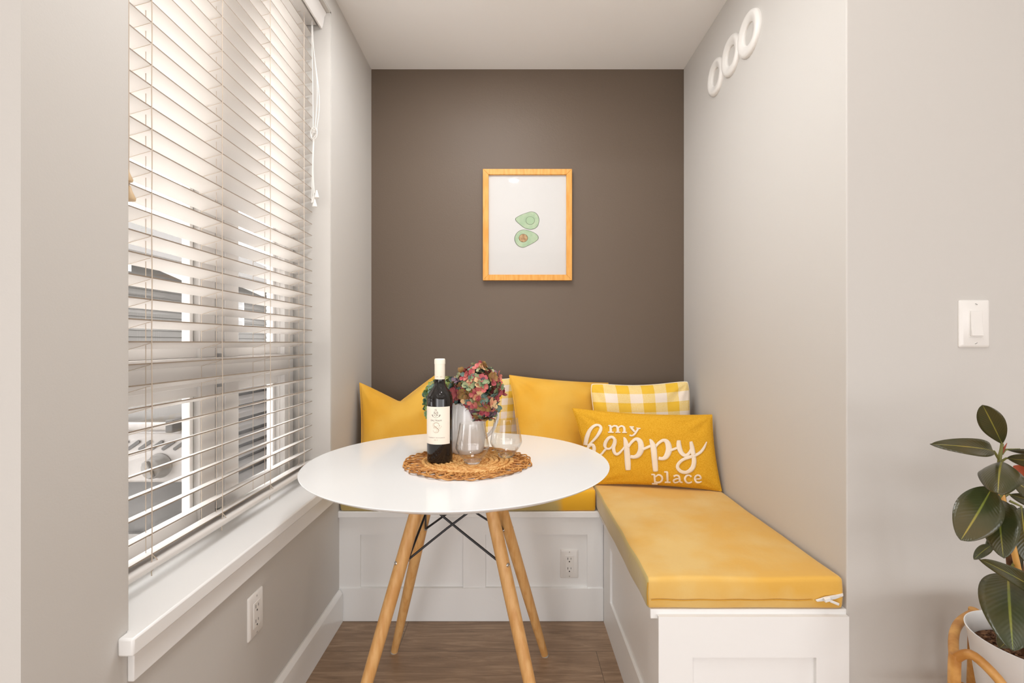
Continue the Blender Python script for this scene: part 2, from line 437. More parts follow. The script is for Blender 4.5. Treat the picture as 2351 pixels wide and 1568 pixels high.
for dy in (-.004, .004):
    b.tube([(-.735, .912 + dy, 2.29), (-.735, .913 + dy, 1.43 if dy < 0 else 1.40)], .0014, 6)
tc_ = b.build('tilt_cord', cord_mat, blind)
tassel_wood = mat('tan_wood', srgb(206, 178, 140), .5)
for y, z in ((.910, 1.421), (.917, 1.387)):
    b = MB(); b.lathe([(0, .015), (.003, .014), (.006, .004), (.0115, -.009), (.011, -.0135), (.004, -.016), (0, -.016)], (-.735, y, z), 16)
    b.build('tilt_tassel', tassel_wood, tc_)

# ------------------------------------------------------------------ outdoors
deck = mat('pale_deck', (.78, .76, .73), .8)
b = MB(); b.box(-16, XO - .02, -3, 18, -.34, -.26); struct(b.build('ground_outside', deck, smooth=False))
siding = mat('dark_grey_siding', (.085, .078, .07), .7)
siding_light = mat('pale_siding', (.3, .28, .26), .7)
roof_mat = mat('grey_shingles', (.07, .062, .055), .9, bump=(30, .01))
ext_white = mat('exterior_white', (.80, .78, .75), .6)
house = thing('house', 'neighbouring house with dark lap siding and white rafters seen between the slats', 'house', (-6.3, 9, -.26))
b = MB()
for i in range(15):
    z0 = .86 + i * .115
    b.prism([(-6.3, 5.6, z0), (-6.255, 5.6, z0), (-6.285, 5.6, z0 + .118), (-6.3, 5.6, z0 + .118)], (0, 9, 0))
b.build('siding', siding, house, smooth=False)
b = MB(); b.box(-9, -6.3, 5.6, 14.6, -.26, 2.6); b.build('wall', siding_light, house, smooth=False)
b = MB(); b.box(-6.35, -6.18, 5.5, 14.7, .55, .86); b.box(-6.32, -6.2, 9.2, 9.55, .86, 2.6); b.box(-6.32, -6.2, 12.2, 12.5, .86, 2.6); b.build('trim_board', ext_white, house, smooth=False)
b = MB(); b.box(-6.34, -6.2, 5.5, 14.7, -.26, .55); b.build('foundation', siding_light, house, smooth=False)
b = MB(); b.prism([(-5.5, 5.3, 2.45), (-9.2, 5.3, 4.2), (-9.2, 5.3, 4.05), (-5.5, 5.3, 2.3)], (0, 9.6, 0)); b.build('roof', roof_mat, house, smooth=False)
for i in range(7):
    y = 5.6 + i * 1.25
    b = MB(); b.prism([(-5.55, y, 2.28), (-6.3, y, 2.64), (-6.3, y, 2.46), (-5.55, y, 2.14)], (0, .12, 0)); b.build('rafter', ext_white, house, smooth=False)
for y in (6.2, 10.2):
    b = MB(); b.box(-6.26, -6.22, y, y + .9, 1.35, 2.2); wf = b.build('window_frame', ext_white, house, smooth=False)
    b = MB(); b.box(-6.225, -6.21, y + .07, y + .83, 1.42, 2.13); b.build('pane', mat('dim_glass', (.12, .115, .11), .1), wf, smooth=False)
# louvred panel beside the grill
scr = thing('louvre_screen', 'dark louvred panel outside, seen through the right-hand lower window pane', 'screen', (-1.11, 2.06, -.26))
screen_slat = mat('grey_louvre', (.125, .112, .105), .7); screen_dark = mat('dark_louvre_back', (.018, .016, .015), .7)
b = MB()
for i in range(22):
    z = -.22 + i * .0535
    b.prism([(-1.098, 1.88, z), (-1.118, 1.88, z + .032), (-1.122, 1.88, z + .032), (-1.102, 1.88, z)], (0, .36, 0))
b.build('louvres', screen_slat, scr, smooth=False)
b = MB(); b.box(-1.14, -1.13, 1.88, 2.24, -.26, .965); b.build('back_panel', screen_dark, scr, smooth=False)
b = MB(); b.box(-1.14, -1.092, 1.855, 1.88, -.26, .975); b.box(-1.14, -1.092, 2.24, 2.265, -.26, .975); b.box(-1.14, -1.092, 1.88, 2.24, .965, .985); b.build('frame', screen_slat, scr, smooth=False)
# pale boundary wall behind
b = MB(); b.box(-3.6, -3.45, 3.5, 12, -.26, .98); tag(b.build('garden_wall', ext_white, smooth=False), 'pale boundary wall outside behind the grill and the louvred panel', 'wall')
# grill
gy = 1.75
grill = thing('barbecue_grill', 'pale steel barbecue grill with a big knob outside the left lower pane', 'grill', (-1.55, 2.0, -.26))
grill_steel = mat('brushed_steel', (.13, .12, .11), .4, .4, .2); grill_pale = mat('pale_steel_panel', (.235, .215, .20), .4, .4, .1); grill_dark = mat('grill_dark', (.045, .04, .036), .5)
b = MB(); b.prism([(-2.05, gy, .59), (-2.05, gy - .03, .60), (-2.05, gy - .012, .775), (-2.05, gy + .03, .79), (-2.05, gy + .5, .79), (-2.05, gy + .5, .59)], (.885, 0, 0)); b.build('control_panel', grill_pale, grill, bevel=.006)
b = MB()
for i in range(18):
    x = -1.16 - i * .042
    d = Vector((.02, 0, .014)); n_ = Vector((-.57, 0, .82)) * .0055
    c = Vector((x, gy - .0215, .729)); 
    b.prism([c - d - n_, c + d - n_, c + d * 1.15, c + d + n_, c - d + n_, c - d * 1.15], (0, .004, 0))
b.build('vent_slots', grill_dark, grill, smooth=False)
for kx in (-1.272, -1.46, -1.66, -1.86):
    b = MB(); Mx = Matrix.Rotation(PI / 2, 3, 'X')
    b.lathe([(0, .052), (.030, .052), (.035, .047), (.038, .012), (.046, .006), (.046, 0)], (kx, gy - .02, .655), 32, Mx)
    kn = b.build('knob', grill_steel, grill)
    b = MB(); b.obox((kx, gy - .078, .655), Vector((.009, 0, .004)), Vector((0, .007, 0)), Vector((-.012, 0, .028))); b.build('knob_grip', grill_steel, kn, bevel=.003)
lidp = [(gy - .0, .80), (gy - .005, .84), (gy + .02, .92), (gy + .09, .985), (gy + .2, 1.02), (gy + .34, 1.0), (gy + .46, .92), (gy + .5, .80)]
b = MB(); b.prism([(-2.03, y, z) for y, z in lidp], (.86, 0, 0)); b.build('lid', grill_steel, grill, bevel=.01)
b = MB(); b.tube([(-1.95, gy - .06, .805), (-1.2, gy - .06, .805)], .015, 14)
hd = b.build('handle', grill_pale, grill)
for x in (-1.2, -1.95):
    b = MB(); b.box(x - .012, x + .016, gy - .08, gy + .01, .785, .83); b.build('bracket', grill_dark, hd, bevel=.004)
b = MB(); b.box(-2.0, -1.16, gy + .02, gy + .46, -.2, .59); b.build('cart_cabinet', grill_dark, grill, smooth=False)
b = MB(); b.box(-2.0, -1.6, gy, gy + .02, -.15, .55); b.box(-1.58, -1.18, gy, gy + .02, -.15, .40); b.build('cabinet_door', grill_steel, grill, bevel=.003)
for x in (-1.95, -1.21):
    for y in (gy + .06, gy + .42):
        b = MB(); Mx = Matrix.Rotation(PI / 2, 3, 'Y'); b.lathe([(0, -.015), (.03, -.015), (.03, .015), (0, .015)], (x, y, -.23), 20, Mx); b.build('wheel', black_metal, grill)

# ------------------------------------------------------------------ banquette benches
def frame_panel(b, axis, pos, depth, u0, u1, z0, z1, holes, thick):
    """boards around rectangular recesses; axis 'Y': face at y=pos, recess towards +y; axis 'X': face at x=pos, recess towards +x"""
    us = sorted({u0, u1, *[h for hh in holes for h in hh[:2]]}); zs = sorted({z0, z1, *[h for hh in holes for h in hh[2:]]})
    for i in range(len(us) - 1):
        for j in range(len(zs) - 1):
            um, zm = (us[i] + us[i + 1]) / 2, (zs[j] + zs[j + 1]) / 2
            inside = any(h[0] < um < h[1] and h[2] < zm < h[3] for h in holes)
            d = depth if inside else 0
            if axis == 'Y': b.box(us[i], us[i + 1], pos + d, pos + thick, zs[j], zs[j + 1])
            else: b.box(pos + d, pos + thick, us[i], us[i + 1], zs[j], zs[j + 1])
LZ0, LZ1 = .412, .436
bench = thing('banquette_bench', 'white panelled built-in bench running along the dark back wall', 'bench', (-.16, 2.1, 0), 'built-in benches of the nook')
b = MB(); frame_panel(b, 'Y', 1.893, .008, XL, .3617, .131, LZ0, [(-.600, -.193, .1315, .341), (-.105, .298, .1315, .341)], .02)
b.build('front_panel', bench_paint, bench, smooth=False)
b = MB(); b.box(XL, .3617, 1.888, 1.913, 0, .131); b.build('baseboard', bench_paint, bench, bevel=.0015)
b = MB(); b.box(XL, .345, 1.879, YB, LZ0, LZ1); b.build('lid', bench_paint, bench, bevel=.002)
b = MB(); b.box(XL, .3617, 1.913, YB, 0, LZ0); b.build('carcass', bench_paint, bench, smooth=False)
bench2 = thing('banquette_bench', 'white panelled built-in bench projecting along the right wall, end panel towards the room', 'bench', (.6, 1.7, 0), 'built-in benches of the nook')
b = MB(); frame_panel(b, 'X', .3617, .008, 1.198, 1.887, .0, LZ0, [(1.275, 1.765, .14, .341)], .02)
b.build('side_panel', bench_paint, bench2, smooth=False)
b = MB(); frame_panel(b, 'Y', 1.18, .010, .3617, .832, 0, .424, [(.446, .751, .13, .323)], .018)
b.build('end_panel', bench_paint, bench2, smooth=False)
b = MB(); b.box(.345, XR, 1.192, YB, LZ0, LZ1); b.build('lid', bench_paint, bench2, bevel=.002)
b = MB(); b.box(.3817, XR, 1.198, YB, 0, LZ0); b.build('carcass', bench_paint, bench2, smooth=False)

# ------------------------------------------------------------------ seat cushions
def cushion(x0, x1, y0, y1, z0, z1, seed, puff=.006):
    b = MB(); bm = b.bm
    bmesh.ops.create_cube(bm, size=1)
    for v in bm.verts: v.co = Vector(((x0 + x1) / 2 + v.co.x * (x1 - x0), (y0 + y1) / 2 + v.co.y * (y1 - y0), (z0 + z1) / 2 + v.co.z * (z1 - z0)))
    bmesh.ops.bevel(bm, geom=bm.edges[:] + bm.verts[:], offset=.011, segments=3, profile=.6, affect='EDGES')
    for ax, n_ in ((0, 18), (1, 30)):
        lo, hi = (x0, x1) if ax == 0 else (y0, y1)
        for i in range(1, n_):
            co = [0, 0, 0]; co[ax] = lo + .013 + (hi - lo - .026) * i / n_; no = [0, 0, 0]; no[ax] = 1
            bmesh.ops.bisect_plane(bm, geom=bm.verts[:] + bm.edges[:] + bm.faces[:], plane_co=co, plane_no=no)
    for i in range(1, 4):
        bmesh.ops.bisect_plane(bm, geom=bm.verts[:] + bm.edges[:] + bm.faces[:], plane_co=(0, 0, z0 + .013 + (z1 - z0 - .026) * i / 4), plane_no=(0, 0, 1))
    for v in bm.verts:
        p = v.co; u = (p.x - x0) / (x1 - x0); q = (p.y - y0) / (y1 - y0)
        e = min(1, 6 * u * (1 - u)) * min(1, 6 * q * (1 - q))
        nz = noise.noise(Vector((p.x * 7, p.y * 7, seed)))
        t = (p.z - z0) / (z1 - z0)
        p.z += t * (puff * e * .6 + .0035 * nz)
        k = noise.noise(Vector((p.x * 9, p.y * 9, p.z * 12 + seed)))
        if q < .02: p.y += .003 * k - .004 * math.sin(PI * t)
        if u < .02: p.x += .003 * k - .003 * math.sin(PI * t)
        if u > .98: p.x += .002 * k
    return b
def nap_velvet(name, grey_front):
    m = velvet.copy(); m.name = name
    return m
# velvet whose brushed-back nap shows grey-olive on the upright face of the back cushion
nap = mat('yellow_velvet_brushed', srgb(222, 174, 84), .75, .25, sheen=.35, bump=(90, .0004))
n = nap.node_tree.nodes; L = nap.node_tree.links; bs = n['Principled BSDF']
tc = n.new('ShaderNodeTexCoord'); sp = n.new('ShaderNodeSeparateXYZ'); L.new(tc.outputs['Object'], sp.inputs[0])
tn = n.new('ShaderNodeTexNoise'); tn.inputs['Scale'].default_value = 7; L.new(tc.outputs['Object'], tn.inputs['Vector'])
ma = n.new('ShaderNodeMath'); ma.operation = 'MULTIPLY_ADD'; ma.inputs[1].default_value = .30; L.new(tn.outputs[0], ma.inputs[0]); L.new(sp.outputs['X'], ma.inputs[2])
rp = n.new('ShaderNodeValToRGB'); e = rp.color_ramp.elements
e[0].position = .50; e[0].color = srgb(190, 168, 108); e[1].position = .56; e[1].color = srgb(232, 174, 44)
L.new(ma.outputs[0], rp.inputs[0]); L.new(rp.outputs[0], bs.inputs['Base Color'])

c1 = thing('seat_cushion', 'long yellow velvet seat cushion with a zip end, lying on the right-hand bench', 'cushion', (.58, 1.7, LZ1), 'yellow bench cushions')
b = cushion(.337, .826, 1.192, 2.318, LZ1, .514, 3); b.build('cover', velvet, c1, angle=60)
b = MB()
for x, y in ((.3395, 1.1935),):
    b.tube([(x - .001, y - .003, LZ1 + .012), (x - .0035, y - .0055, LZ1 + .04), (x - .001, y - .003, .503)], .0012, 6)
b.tube([(.345 + i * .02, 1.1875 - .0030 + .0008 * math.sin(i), LZ1 + .0265 + .0008 * math.sin(i * 1.3)) for i in range(21)], .0012, 6)
b.build('seam', mat('seam_thread', srgb(205, 150, 45), .8), c1)
b = MB(); b.prism([(x_, y_ - .0035, z_) for x_, y_, z_ in [(.752, 1.1865, .463), (.775, 1.184, .472), (.80, 1.1845, .475), (.822, 1.190, .478), (.824, 1.192, .470), (.80, 1.1855, .466), (.775, 1.184, .463), (.755, 1.1865, .459)]], (0, .004, 0))
zp = b.build('zipper', whitecord, c1, bevel=.001)
b = MB(); b.obox((.776, 1.178, .468), Vector((.007, 0, .002)), Vector((0, .004, 0)), Vector((-.001, 0, .0045))); b.obox((.793, 1.176, .461), Vector((.011, 0, -.0045)), Vector((0, .0014, 0)), Vector((.001, 0, .003)))
b.build('zip_pull', plastic, zp, bevel=.001)
c2 = thing('seat_cushion', 'yellow velvet seat cushion on the back bench, front edge brushed grey', 'cushion', (-.17, 2.1, LZ1), 'yellow bench cushions')
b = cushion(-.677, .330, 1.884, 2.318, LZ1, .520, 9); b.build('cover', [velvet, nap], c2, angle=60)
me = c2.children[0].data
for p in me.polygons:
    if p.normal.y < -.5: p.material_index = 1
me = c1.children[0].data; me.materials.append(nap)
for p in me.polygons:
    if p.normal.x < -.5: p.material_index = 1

# ------------------------------------------------------------------ pillows
def pillow(name, mats, root, TL, TR, BL, BR, T, cx=.05, cy=.05, N=44, wr=.006, seed=0, chop=0, chop_u=0, power=.42, piping=None, uvname='UV', round_=0, top_sag=0):
    TL, TR, BL, BR = map(Vector, (TL, TR, BL, BR))
    nrm = ((TR - TL) + (BR - BL)).cross((TL - BL) + (TR - BR)); nrm.normalize()
    if nrm.y > 0: nrm = -nrm                     # towards the camera
    def S_(u, v):
        uu = u * (1 - cx * (1 - v * v)); vv = v * (1 - cy * (1 - u * u))
        if round_:
            k = 1 - round_ * (abs(u) ** 6) * (abs(v) ** 6); uu *= k; vv *= k
        a, c = (uu + 1) / 2, (vv + 1) / 2
        p = BL * (1 - a) * (1 - c) + BR * a * (1 - c) + TL * (1 - a) * c + TR * a * c
        if top_sag: p.z -= top_sag * (1 - u * u) * max(0, v) ** 2
        if chop:
            d = max(0, 1 - abs(u - chop_u) / (1 + abs(chop_u)))
            p.z -= chop * d ** 1.1 * max(0, (v + .15) / 1.15) ** 1.6
        return p
    def th(u, v):
        e = max(0, (1 - u * u) * (1 - v * v)) ** power
        if chop:
            e *= 1 - .5 * math.exp(-((u - chop_u) / .22) ** 2) * max(0, v) ** 1.5
        return T * e
    b = MB(); bm = b.bm; uvl = bm.loops.layers.uv.new(uvname)
    def wrinkle(u, v):
        q = 0
        for cu, cv in ((-1, -1), (1, -1), (-1, 1), (1, 1)):
            du, dv = u - cu, v - cv; r = math.hypot(du, dv) + .02
            q += math.sin(math.atan2(dv, du) * 11 + seed) * math.exp(-((r - .35) / .3) ** 2) * .5
        q += 1.2 * noise.noise(Vector((u * 2.2 + seed, v * 2.2, seed * 1.7)))
        return q * wr * min(1, 4 * (1 - u * u)) * min(1, 4 * (1 - v * v))
    f_ = {}; k_ = {}
    for i in range(N + 1):
        for j in range(N + 1):
            u = math.sin((2 * i / N - 1) * PI / 2); v = math.sin((2 * j / N - 1) * PI / 2)
            p = S_(u, v); t = th(u, v)
            f_[i, j] = bm.verts.new(p + nrm * (t + wrinkle(u, v)))
            k_[i, j] = f_[i, j] if i in (0, N) or j in (0, N) else bm.verts.new(p - nrm * t)
    def addf(vs, ij):
        f = b.face(vs)
        if f:
            for l, (i, j) in zip(f.loops, ij):
                l[uvl].uv = ((math.sin((2 * i / N - 1) * PI / 2) + 1) / 2, (math.sin((2 * j / N - 1) * PI / 2) + 1) / 2)
    for i in range(N):
        for j in range(N):
            q = [(i, j), (i + 1, j), (i + 1, j + 1), (i, j + 1)]
            addf([f_[x] for x in q], q); addf([k_[x] for x in q[::-1]], q[::-1])
    edge = [f_[i, 0].co.copy() for i in range(N)] + [f_[N, j].co.copy() for j in range(N)] + [f_[i, N].co.copy() for i in range(N, 0, -1)] + [f_[0, j].co.copy() for j in range(N, 0, -1)]
    bmesh.ops.recalc_face_normals(bm, faces=bm.faces[:])
    bv = BVHTree.FromBMesh(bm)
    o = b.build(name, mats, root, angle=180)
    if piping:
        b = MB(); b.tube(edge, .0028, 8, closed=True); b.build('piping', piping, root)
    return bv
CT = .527       # cushion top
t = thing('throw_pillow', 'plain yellow pillow with a chopped top, leaning in the left corner of the bench', 'pillow', (-.45, 2.1, CT))
pillow('pillow_cover', pillow_yellow, t, P(826, 878, 2.10), P(1006, 858, 2.28), (-.632, 1.985, CT), (-.35, 2.14, CT), .060, .05, .03, seed=1.3, chop=.105, chop_u=-.02, wr=.006, piping=pillow_yellow)
t = thing('throw_pillow', 'yellow and cream gingham pillow half hidden behind the flowers and the plain pillow', 'pillow', (-.1, 2.2, CT), 'gingham pillows on the back bench')
pillow('pillow_cover', gingham_mat(13, 13, 'yellow_gingham_small'), t, P(1008, 880, 2.20), P(1214, 864, 2.30), (-.31, 2.10, CT), (.03, 2.22, CT), .045, .035, .03, seed=2.1, piping=cream_felt, round_=.05)
t = thing('throw_pillow', 'plain yellow pillow with a pointed left corner, between the two gingham pillows', 'pillow', (.22, 2.1, CT))
pillow('pillow_cover', pillow_yellow, t, P(1170, 862, 2.17), P(1396, 880, 2.29), (.035, 2.00, CT), (.40, 2.17, CT), .058, .045, .035, seed=4.7, wr=.009, piping=pillow_yellow)
t = thing('throw_pillow', 'yellow and cream gingham pillow in the right corner behind the lettered pillow', 'pillow', (.6, 2.15, CT), 'gingham pillows on the back bench')
pillow('pillow_cover', gingham_mat(8, 9, 'yellow_gingham'), t, P(1353, 878, 2.17), P(1583, 872, 2.17), (.385, 2.11, CT), (.79, 2.09, CT), .050, .03, .10, seed=5.2, piping=cream_felt, round_=.05, wr=.007)
t = thing('lumbar_pillow', 'mustard lumbar pillow lettered my happy place, leaning at the right wall', 'pillow', (.56, 1.97, CT))
happy = pillow('pillow_cover', mustard, t, P(1315, 938, 2.02), P(1634, 953, 1.96), (.325, 1.965, .520), (.820, 1.874, .520), .046, .03, .075, seed=8.4, wr=.006, piping=mustard)

# lettering sewn on the pillow: brush strokes laid over its front
def on_pillow(x, y, lift):
    d = P(x, y, 1.0) - Vector((0, 0, H)); d.normalize()
    h, nn, _, _ = happy.ray_cast(Vector((0, 0, H)), d)
    if h is None: return None
    if nn.y > 0: nn = -nn
    return h + nn * lift
def ribbon(b, pts, n=7, lift=.0022):
    sm = smooth_path(pts, n); prev = None; N = len(sm)
    for i, (x, y, w_) in enumerate(sm):
        x0, y0, _ = sm[max(i - 1, 0)]; x1, y1, _ = sm[min(i + 1, N - 1)]
        dx, dy = x1 - x0, y1 - y0; l = math.hypot(dx, dy) or 1
        nx, ny = -dy / l * w_ / 2, dx / l * w_ / 2
        if i in (0, N - 1): nx *= .8; ny *= .8
        row = [on_pillow(x + nx * s_, y + ny * s_, lift) for s_ in (-1, -.33, .33, 1)]
        if any(r is None for r in row): prev = None; continue
        row = [b.bm.verts.new(r) for r in row]
        if prev:
            for k in range(3): b.face([prev[k], prev[k + 1], row[k + 1], row[k]])
        prev = row
c5 = lambda L_: [(1150 + x / 4.2745, 840 + y / 4.2745, w_ / 4.2745) for x, y, w_ in L_]
c1_ = lambda L_: [(1310 + x / 12.06, 930 + y / 12.06, w_ / 12.06) for x, y, w_ in L_]
c2_ = lambda L_: [(1480 + x / 9.222, 960 + y / 9.222, w_ / 9.222) for x, y, w_ in L_]
words_ = {
 'happy': [
  c1_([(480, 1125, 40), (600, 1010, 62), (720, 880, 80), (815, 730, 95), (840, 630, 85), (790, 565, 70), (700, 560, 72), (600, 620, 85), (520, 730, 105), (465, 870, 120), (435, 1000, 115), (415, 1150, 110), (400, 1300, 110), (395, 1420, 100)]),
  c1_([(410, 1350, 60), (470, 1200, 70), (550, 1110, 80), (620, 1110, 90), (655, 1190, 100), (650, 1310, 100), (690, 1400, 80), (780, 1410, 62), (870, 1340, 60), (935, 1260, 60), (990, 1205, 58)]),
  c1_([(1225, 950, 85), (1150, 885, 75), (1050, 915, 85), (975, 1020, 100), (950, 1120, 95), (985, 1195, 62), (1070, 1210, 58), (1140, 1160, 55), (1195, 1060, 70), (1225, 950, 85)]),
  c1_([(1225, 935, 90), (1222, 1040, 108), (1190, 1180, 100), (1210, 1300, 92), (1270, 1360, 80), (1350, 1325, 70), (1430, 1240, 58), (1490, 1160, 55)]),
  c5([(1203, 700, 10), (1218, 725, 34), (1232, 790, 56), (1240, 880, 58), (1245, 960, 58), (1248, 1022, 50)]),
  c5([(1248, 800, 24), (1280, 752, 28), (1325, 718, 32), (1365, 745, 52), (1376, 815, 60), (1350, 872, 50), (1310, 893, 36), (1270, 890, 34)]),
  c5([(1388, 822, 26), (1430, 803, 26), (1485, 780, 26)]),
  c5([(1458, 720, 12), (1476, 745, 38), (1495, 800, 58), (1505, 890, 58), (1512, 970, 56), (1518, 1036, 48)]),
  c5([(1512, 800, 24), (1548, 757, 28), (1596, 730, 32), (1634, 757, 52), (1647, 825, 62), (1622, 888, 52), (1585, 910, 34), (1545, 905, 34)]),
  c5([(1658, 832, 24), (1700, 817, 24), (1745, 800, 24)]),
  c5([(1744, 730, 36), (1746, 790, 50), (1768, 850, 44), (1806, 880, 34), (1845, 858, 30), (1874, 800, 26)]),
  c5([(1862, 742, 28), (1874, 800, 44), (1888, 880, 44), (1893, 950, 46), (1873, 1008, 46), (1822, 1042, 34), (1768, 1036, 34), (1734, 1002, 34), (1738, 965, 32), (1782, 922, 30), (1850, 896, 32), (1905, 880, 28), (1958, 846, 28), (1992, 800, 24), (2016, 745, 10)]),
 ],
 'my': [
  c1_([(1045, 572, 34), (1120, 572, 34)]), c1_([(1112, 575, 78), (1112, 660, 76), (1112, 755, 76)]), c1_([(1035, 755, 36), (1195, 755, 36)]),
  c1_([(1120, 640, 40), (1190, 585, 44), (1270, 590, 52), (1305, 650, 74), (1308, 755, 74)]), c1_([(1240, 755, 34), (1380, 755, 34)]),
  c1_([(1315, 640, 40), (1385, 590, 44), (1455, 600, 52), (1487, 660, 72), (1490, 755, 72)]), c1_([(1425, 758, 34), (1558, 758, 34)]),
  c1_([(1625, 608, 34), (1755, 612, 34)]), c1_([(1665, 615, 60), (1720, 680, 66), (1775, 745, 50)]),
  c1_([(1885, 640, 50), (1830, 720, 58), (1765, 810, 55), (1700, 850, 44), (1630, 835, 52)]), c1_([(1815, 640, 32), (1935, 655, 32)]),
 ],
 'place': [
  c2_([(140, 1190, 30), (205, 1188, 30)]), c2_([(205, 1188, 42), (212, 1280, 44), (218, 1375, 44)]), c2_([(152, 1378, 28), (275, 1384, 28)]),
  c2_([(225, 1240, 30), (290, 1196, 34), (355, 1225, 40), (370, 1285, 42), (335, 1340, 36), (275, 1355, 30), (225, 1340, 28)]),
  c2_([(410, 1136, 30), (480, 1134, 30)]), c2_([(475, 1130, 46), (480, 1240, 46), (485, 1345, 46)]), c2_([(422, 1350, 30), (550, 1350, 30)]),
  c2_([(612, 1232, 44), (665, 1206, 34), (720, 1225, 40), (738, 1285, 46), (748, 1335, 40), (800, 1355, 26)]),
  c2_([(735, 1275, 28), (665, 1280, 32), (610, 1318, 38), (640, 1358, 32), (700, 1345, 28), (740, 1312, 26)]),
  c2_([(985, 1240, 46), (940, 1206, 32), (880, 1220, 40), (850, 1280, 46), (875, 1340, 40), (930, 1366, 32), (1000, 1345, 24)]),
  c2_([(1065, 1290, 26), (1130, 1283, 28), (1195, 1272, 28)]),
  c2_([(1192, 1275, 34), (1170, 1222, 34), (1118, 1203, 32), (1070, 1235, 40), (1060, 1295, 42), (1088, 1348, 38), (1145, 1362, 32), (1205, 1338, 24)]),
 ]}
for wd, strokes in words_.items():
    b = MB()
    for k, s_ in enumerate(strokes): ribbon(b, s_, 8 if wd == 'happy' else 6, .0018 + .00008 * (k % 4))
    o = b.build('lettering', letter_mat, t, angle=180)
    md = o.modifiers.new('solid', 'SOLIDIFY'); md.thickness = .0014; md.offset = -1
    o['label'] = 'cream felt lettering reading ' + wd

# ------------------------------------------------------------------ table
TX, TY, TZ, TR_ = -.1614, 1.459, .7435, .45
table = thing('dining_table', 'round white table on four splayed beech legs, standing in the nook', 'table', (TX, TY, 0))
b = MB(); b.lathe([(0, -.022), (.385, -.022), (.425, -.0155), (.444, -.0065), (.4492, -.0022), (.45, -.0008), (.4485, 0), (0, 0)], (TX, TY, TZ), 128)
b.build('tabletop', table_white, table, angle=25)
feet = [(-.419, 1.701), (.116, 1.682), (2 * TX - .116, 2 * TY - 1.682), (2 * TX + .419, 2 * TY - 1.701)]   # BL BR FL FR
tops = [(TX + (x - TX) * .31, TY + (y - TY) * .31) for x, y in feet]
def leg_pt(i, z):
    k = z / .718; return Vector((feet[i][0] + (tops[i][0] - feet[i][0]) * k, feet[i][1] + (tops[i][1] - feet[i][1]) * k, z))
for i in range(4):
    b = MB(); zs = [.004, .03, .12, .25, .4, .55, .718]; rs = [.0125, .0132, .0152, .0172, .0182, .0182, .0178]
    b.tube([leg_pt(i, z) for z in zs], rs, 24); lg = b.build('leg', beech, table)
    b = MB(); b.tube([leg_pt(i, 0), leg_pt(i, .005)], .0132, 20); b.build('foot_pad', felt, lg)
    d = Vector((feet[i][0] - TX, feet[i][1] - TY, 0)).normalized(); c = leg_pt(i, .487)
    rot = d.to_track_quat('Z', 'X').to_matrix()
    b = MB(); b.lathe([(0, .0195), (.003, .0195), (.003, .0205), (.0048, .0202), (.0062, .0185), (.0062, .012), (0, .012)], c, 20, rot); b.build('bolt', steel, lg)
    b = MB(); b.lathe([(0, -.024), (.004, -.024), (.0055, -.021), (.0055, -.010), (0, -.010)], c, 16, rot); b.build('nut', steel, lg)
adj = {0: (1, 2), 1: (0, 3), 2: (0, 3), 3: (1, 2)}
for i in range(4):
    din = Vector((TX - feet[i][0], TY - feet[i][1], 0)).normalized()
    for j in adj[i]:
        a = leg_pt(i, .487) + din * .0195
        dj = Vector((TX - feet[j][0], TY - feet[j][1], 0)).normalized()
        e = leg_pt(j, .640) + dj * .022
        off = Vector((0, 0, .006 if i < j else -.002))
        b = MB(); b.tube([a, a + (e - a) * .5 + off, e + off, e + Vector((0, 0, .03)) + dj * .012, leg_pt(j, .715) + dj * .03], .0034, 10)
        b.build('brace_rod', black_metal, table)
b = MB()
b.lathe([(.06, .705), (.135, .705), (.135, .7135), (.06, .7135)], (TX, TY, 0), 48, close=True)
for i in range(4):
    q = leg_pt(i, .7095); q2 = Vector((TX, TY, .7095)) + (q - Vector((TX, TY, .7095))).normalized() * .12
    b.tube([q2, q + (q - q2).normalized() * .025], .004, 8, flat=1)
b.build('mounting_plate', black_metal, table)

# ------------------------------------------------------------------ placemat
MX, MY, MR = -.131, 1.42, .188
TZ += .0012
mat_o = thing('placemat', 'round woven straw placemat with looped edge in the middle of the white table', 'placemat', (MX, MY, TZ))
b = MB()
rings = 9
for k in range(rings):
    r0 = .012 + k * .0148; n_ = max(6, int(2 * PI * r0 / .0125))
    for i in range(n_):
        a0 = 2 * PI * i / n_ + k * .4
        pts = []
        for q in range(5):
            tt = q / 4 - .5
            a = a0 + tt * .030 / max(r0, .012); r = r0 + tt * .011 * (1 if k % 2 else -1)
            pts.append((MX + r * math.cos(a), MY + r * math.sin(a), TZ + .0038 + .0022 * math.cos(tt * PI * 1.1)))
        b.tube(pts, [.0018, .0040, .0046, .0040, .0018], 6)
b.lathe([(0, .0006), (.145, .0006), (.145, .0032), (0, .0032)], (MX, MY, TZ), 48)
b.build('woven_center', wicker, mat_o)
b = MB(); NL = 31
for i in range(NL):
    a0 = 2 * PI * i / NL + random.uniform(-.02, .02); da = 2 * PI / NL
    for lay in range(2):
        rr = MR - .010 * lay + random.uniform(-.004, .004)
        spread = da * (1.15 + .35 * lay)
        pts = [(.126, -.9), (.146, -.95), (rr - .018, -.75), (rr - .004, -.38), (rr, 0), (rr - .004, .38), (rr - .018, .75), (.146, 1.0), (.126, 1.2)]
        pp = []
        for q, (r, s_) in enumerate(pts):
            a = a0 + s_ * spread
            pp.append((MX + r * math.cos(a), MY + r * math.sin(a), TZ + .0042 + .0026 * math.sin(q * 1.6 + lay * 2 + i)))
        pp = smooth_path(pp, 3)
        b.tube(pp, .0023, 6)
b.build('looped_edge', wicker_edge, mat_o)
ZMAT = TZ + .0088

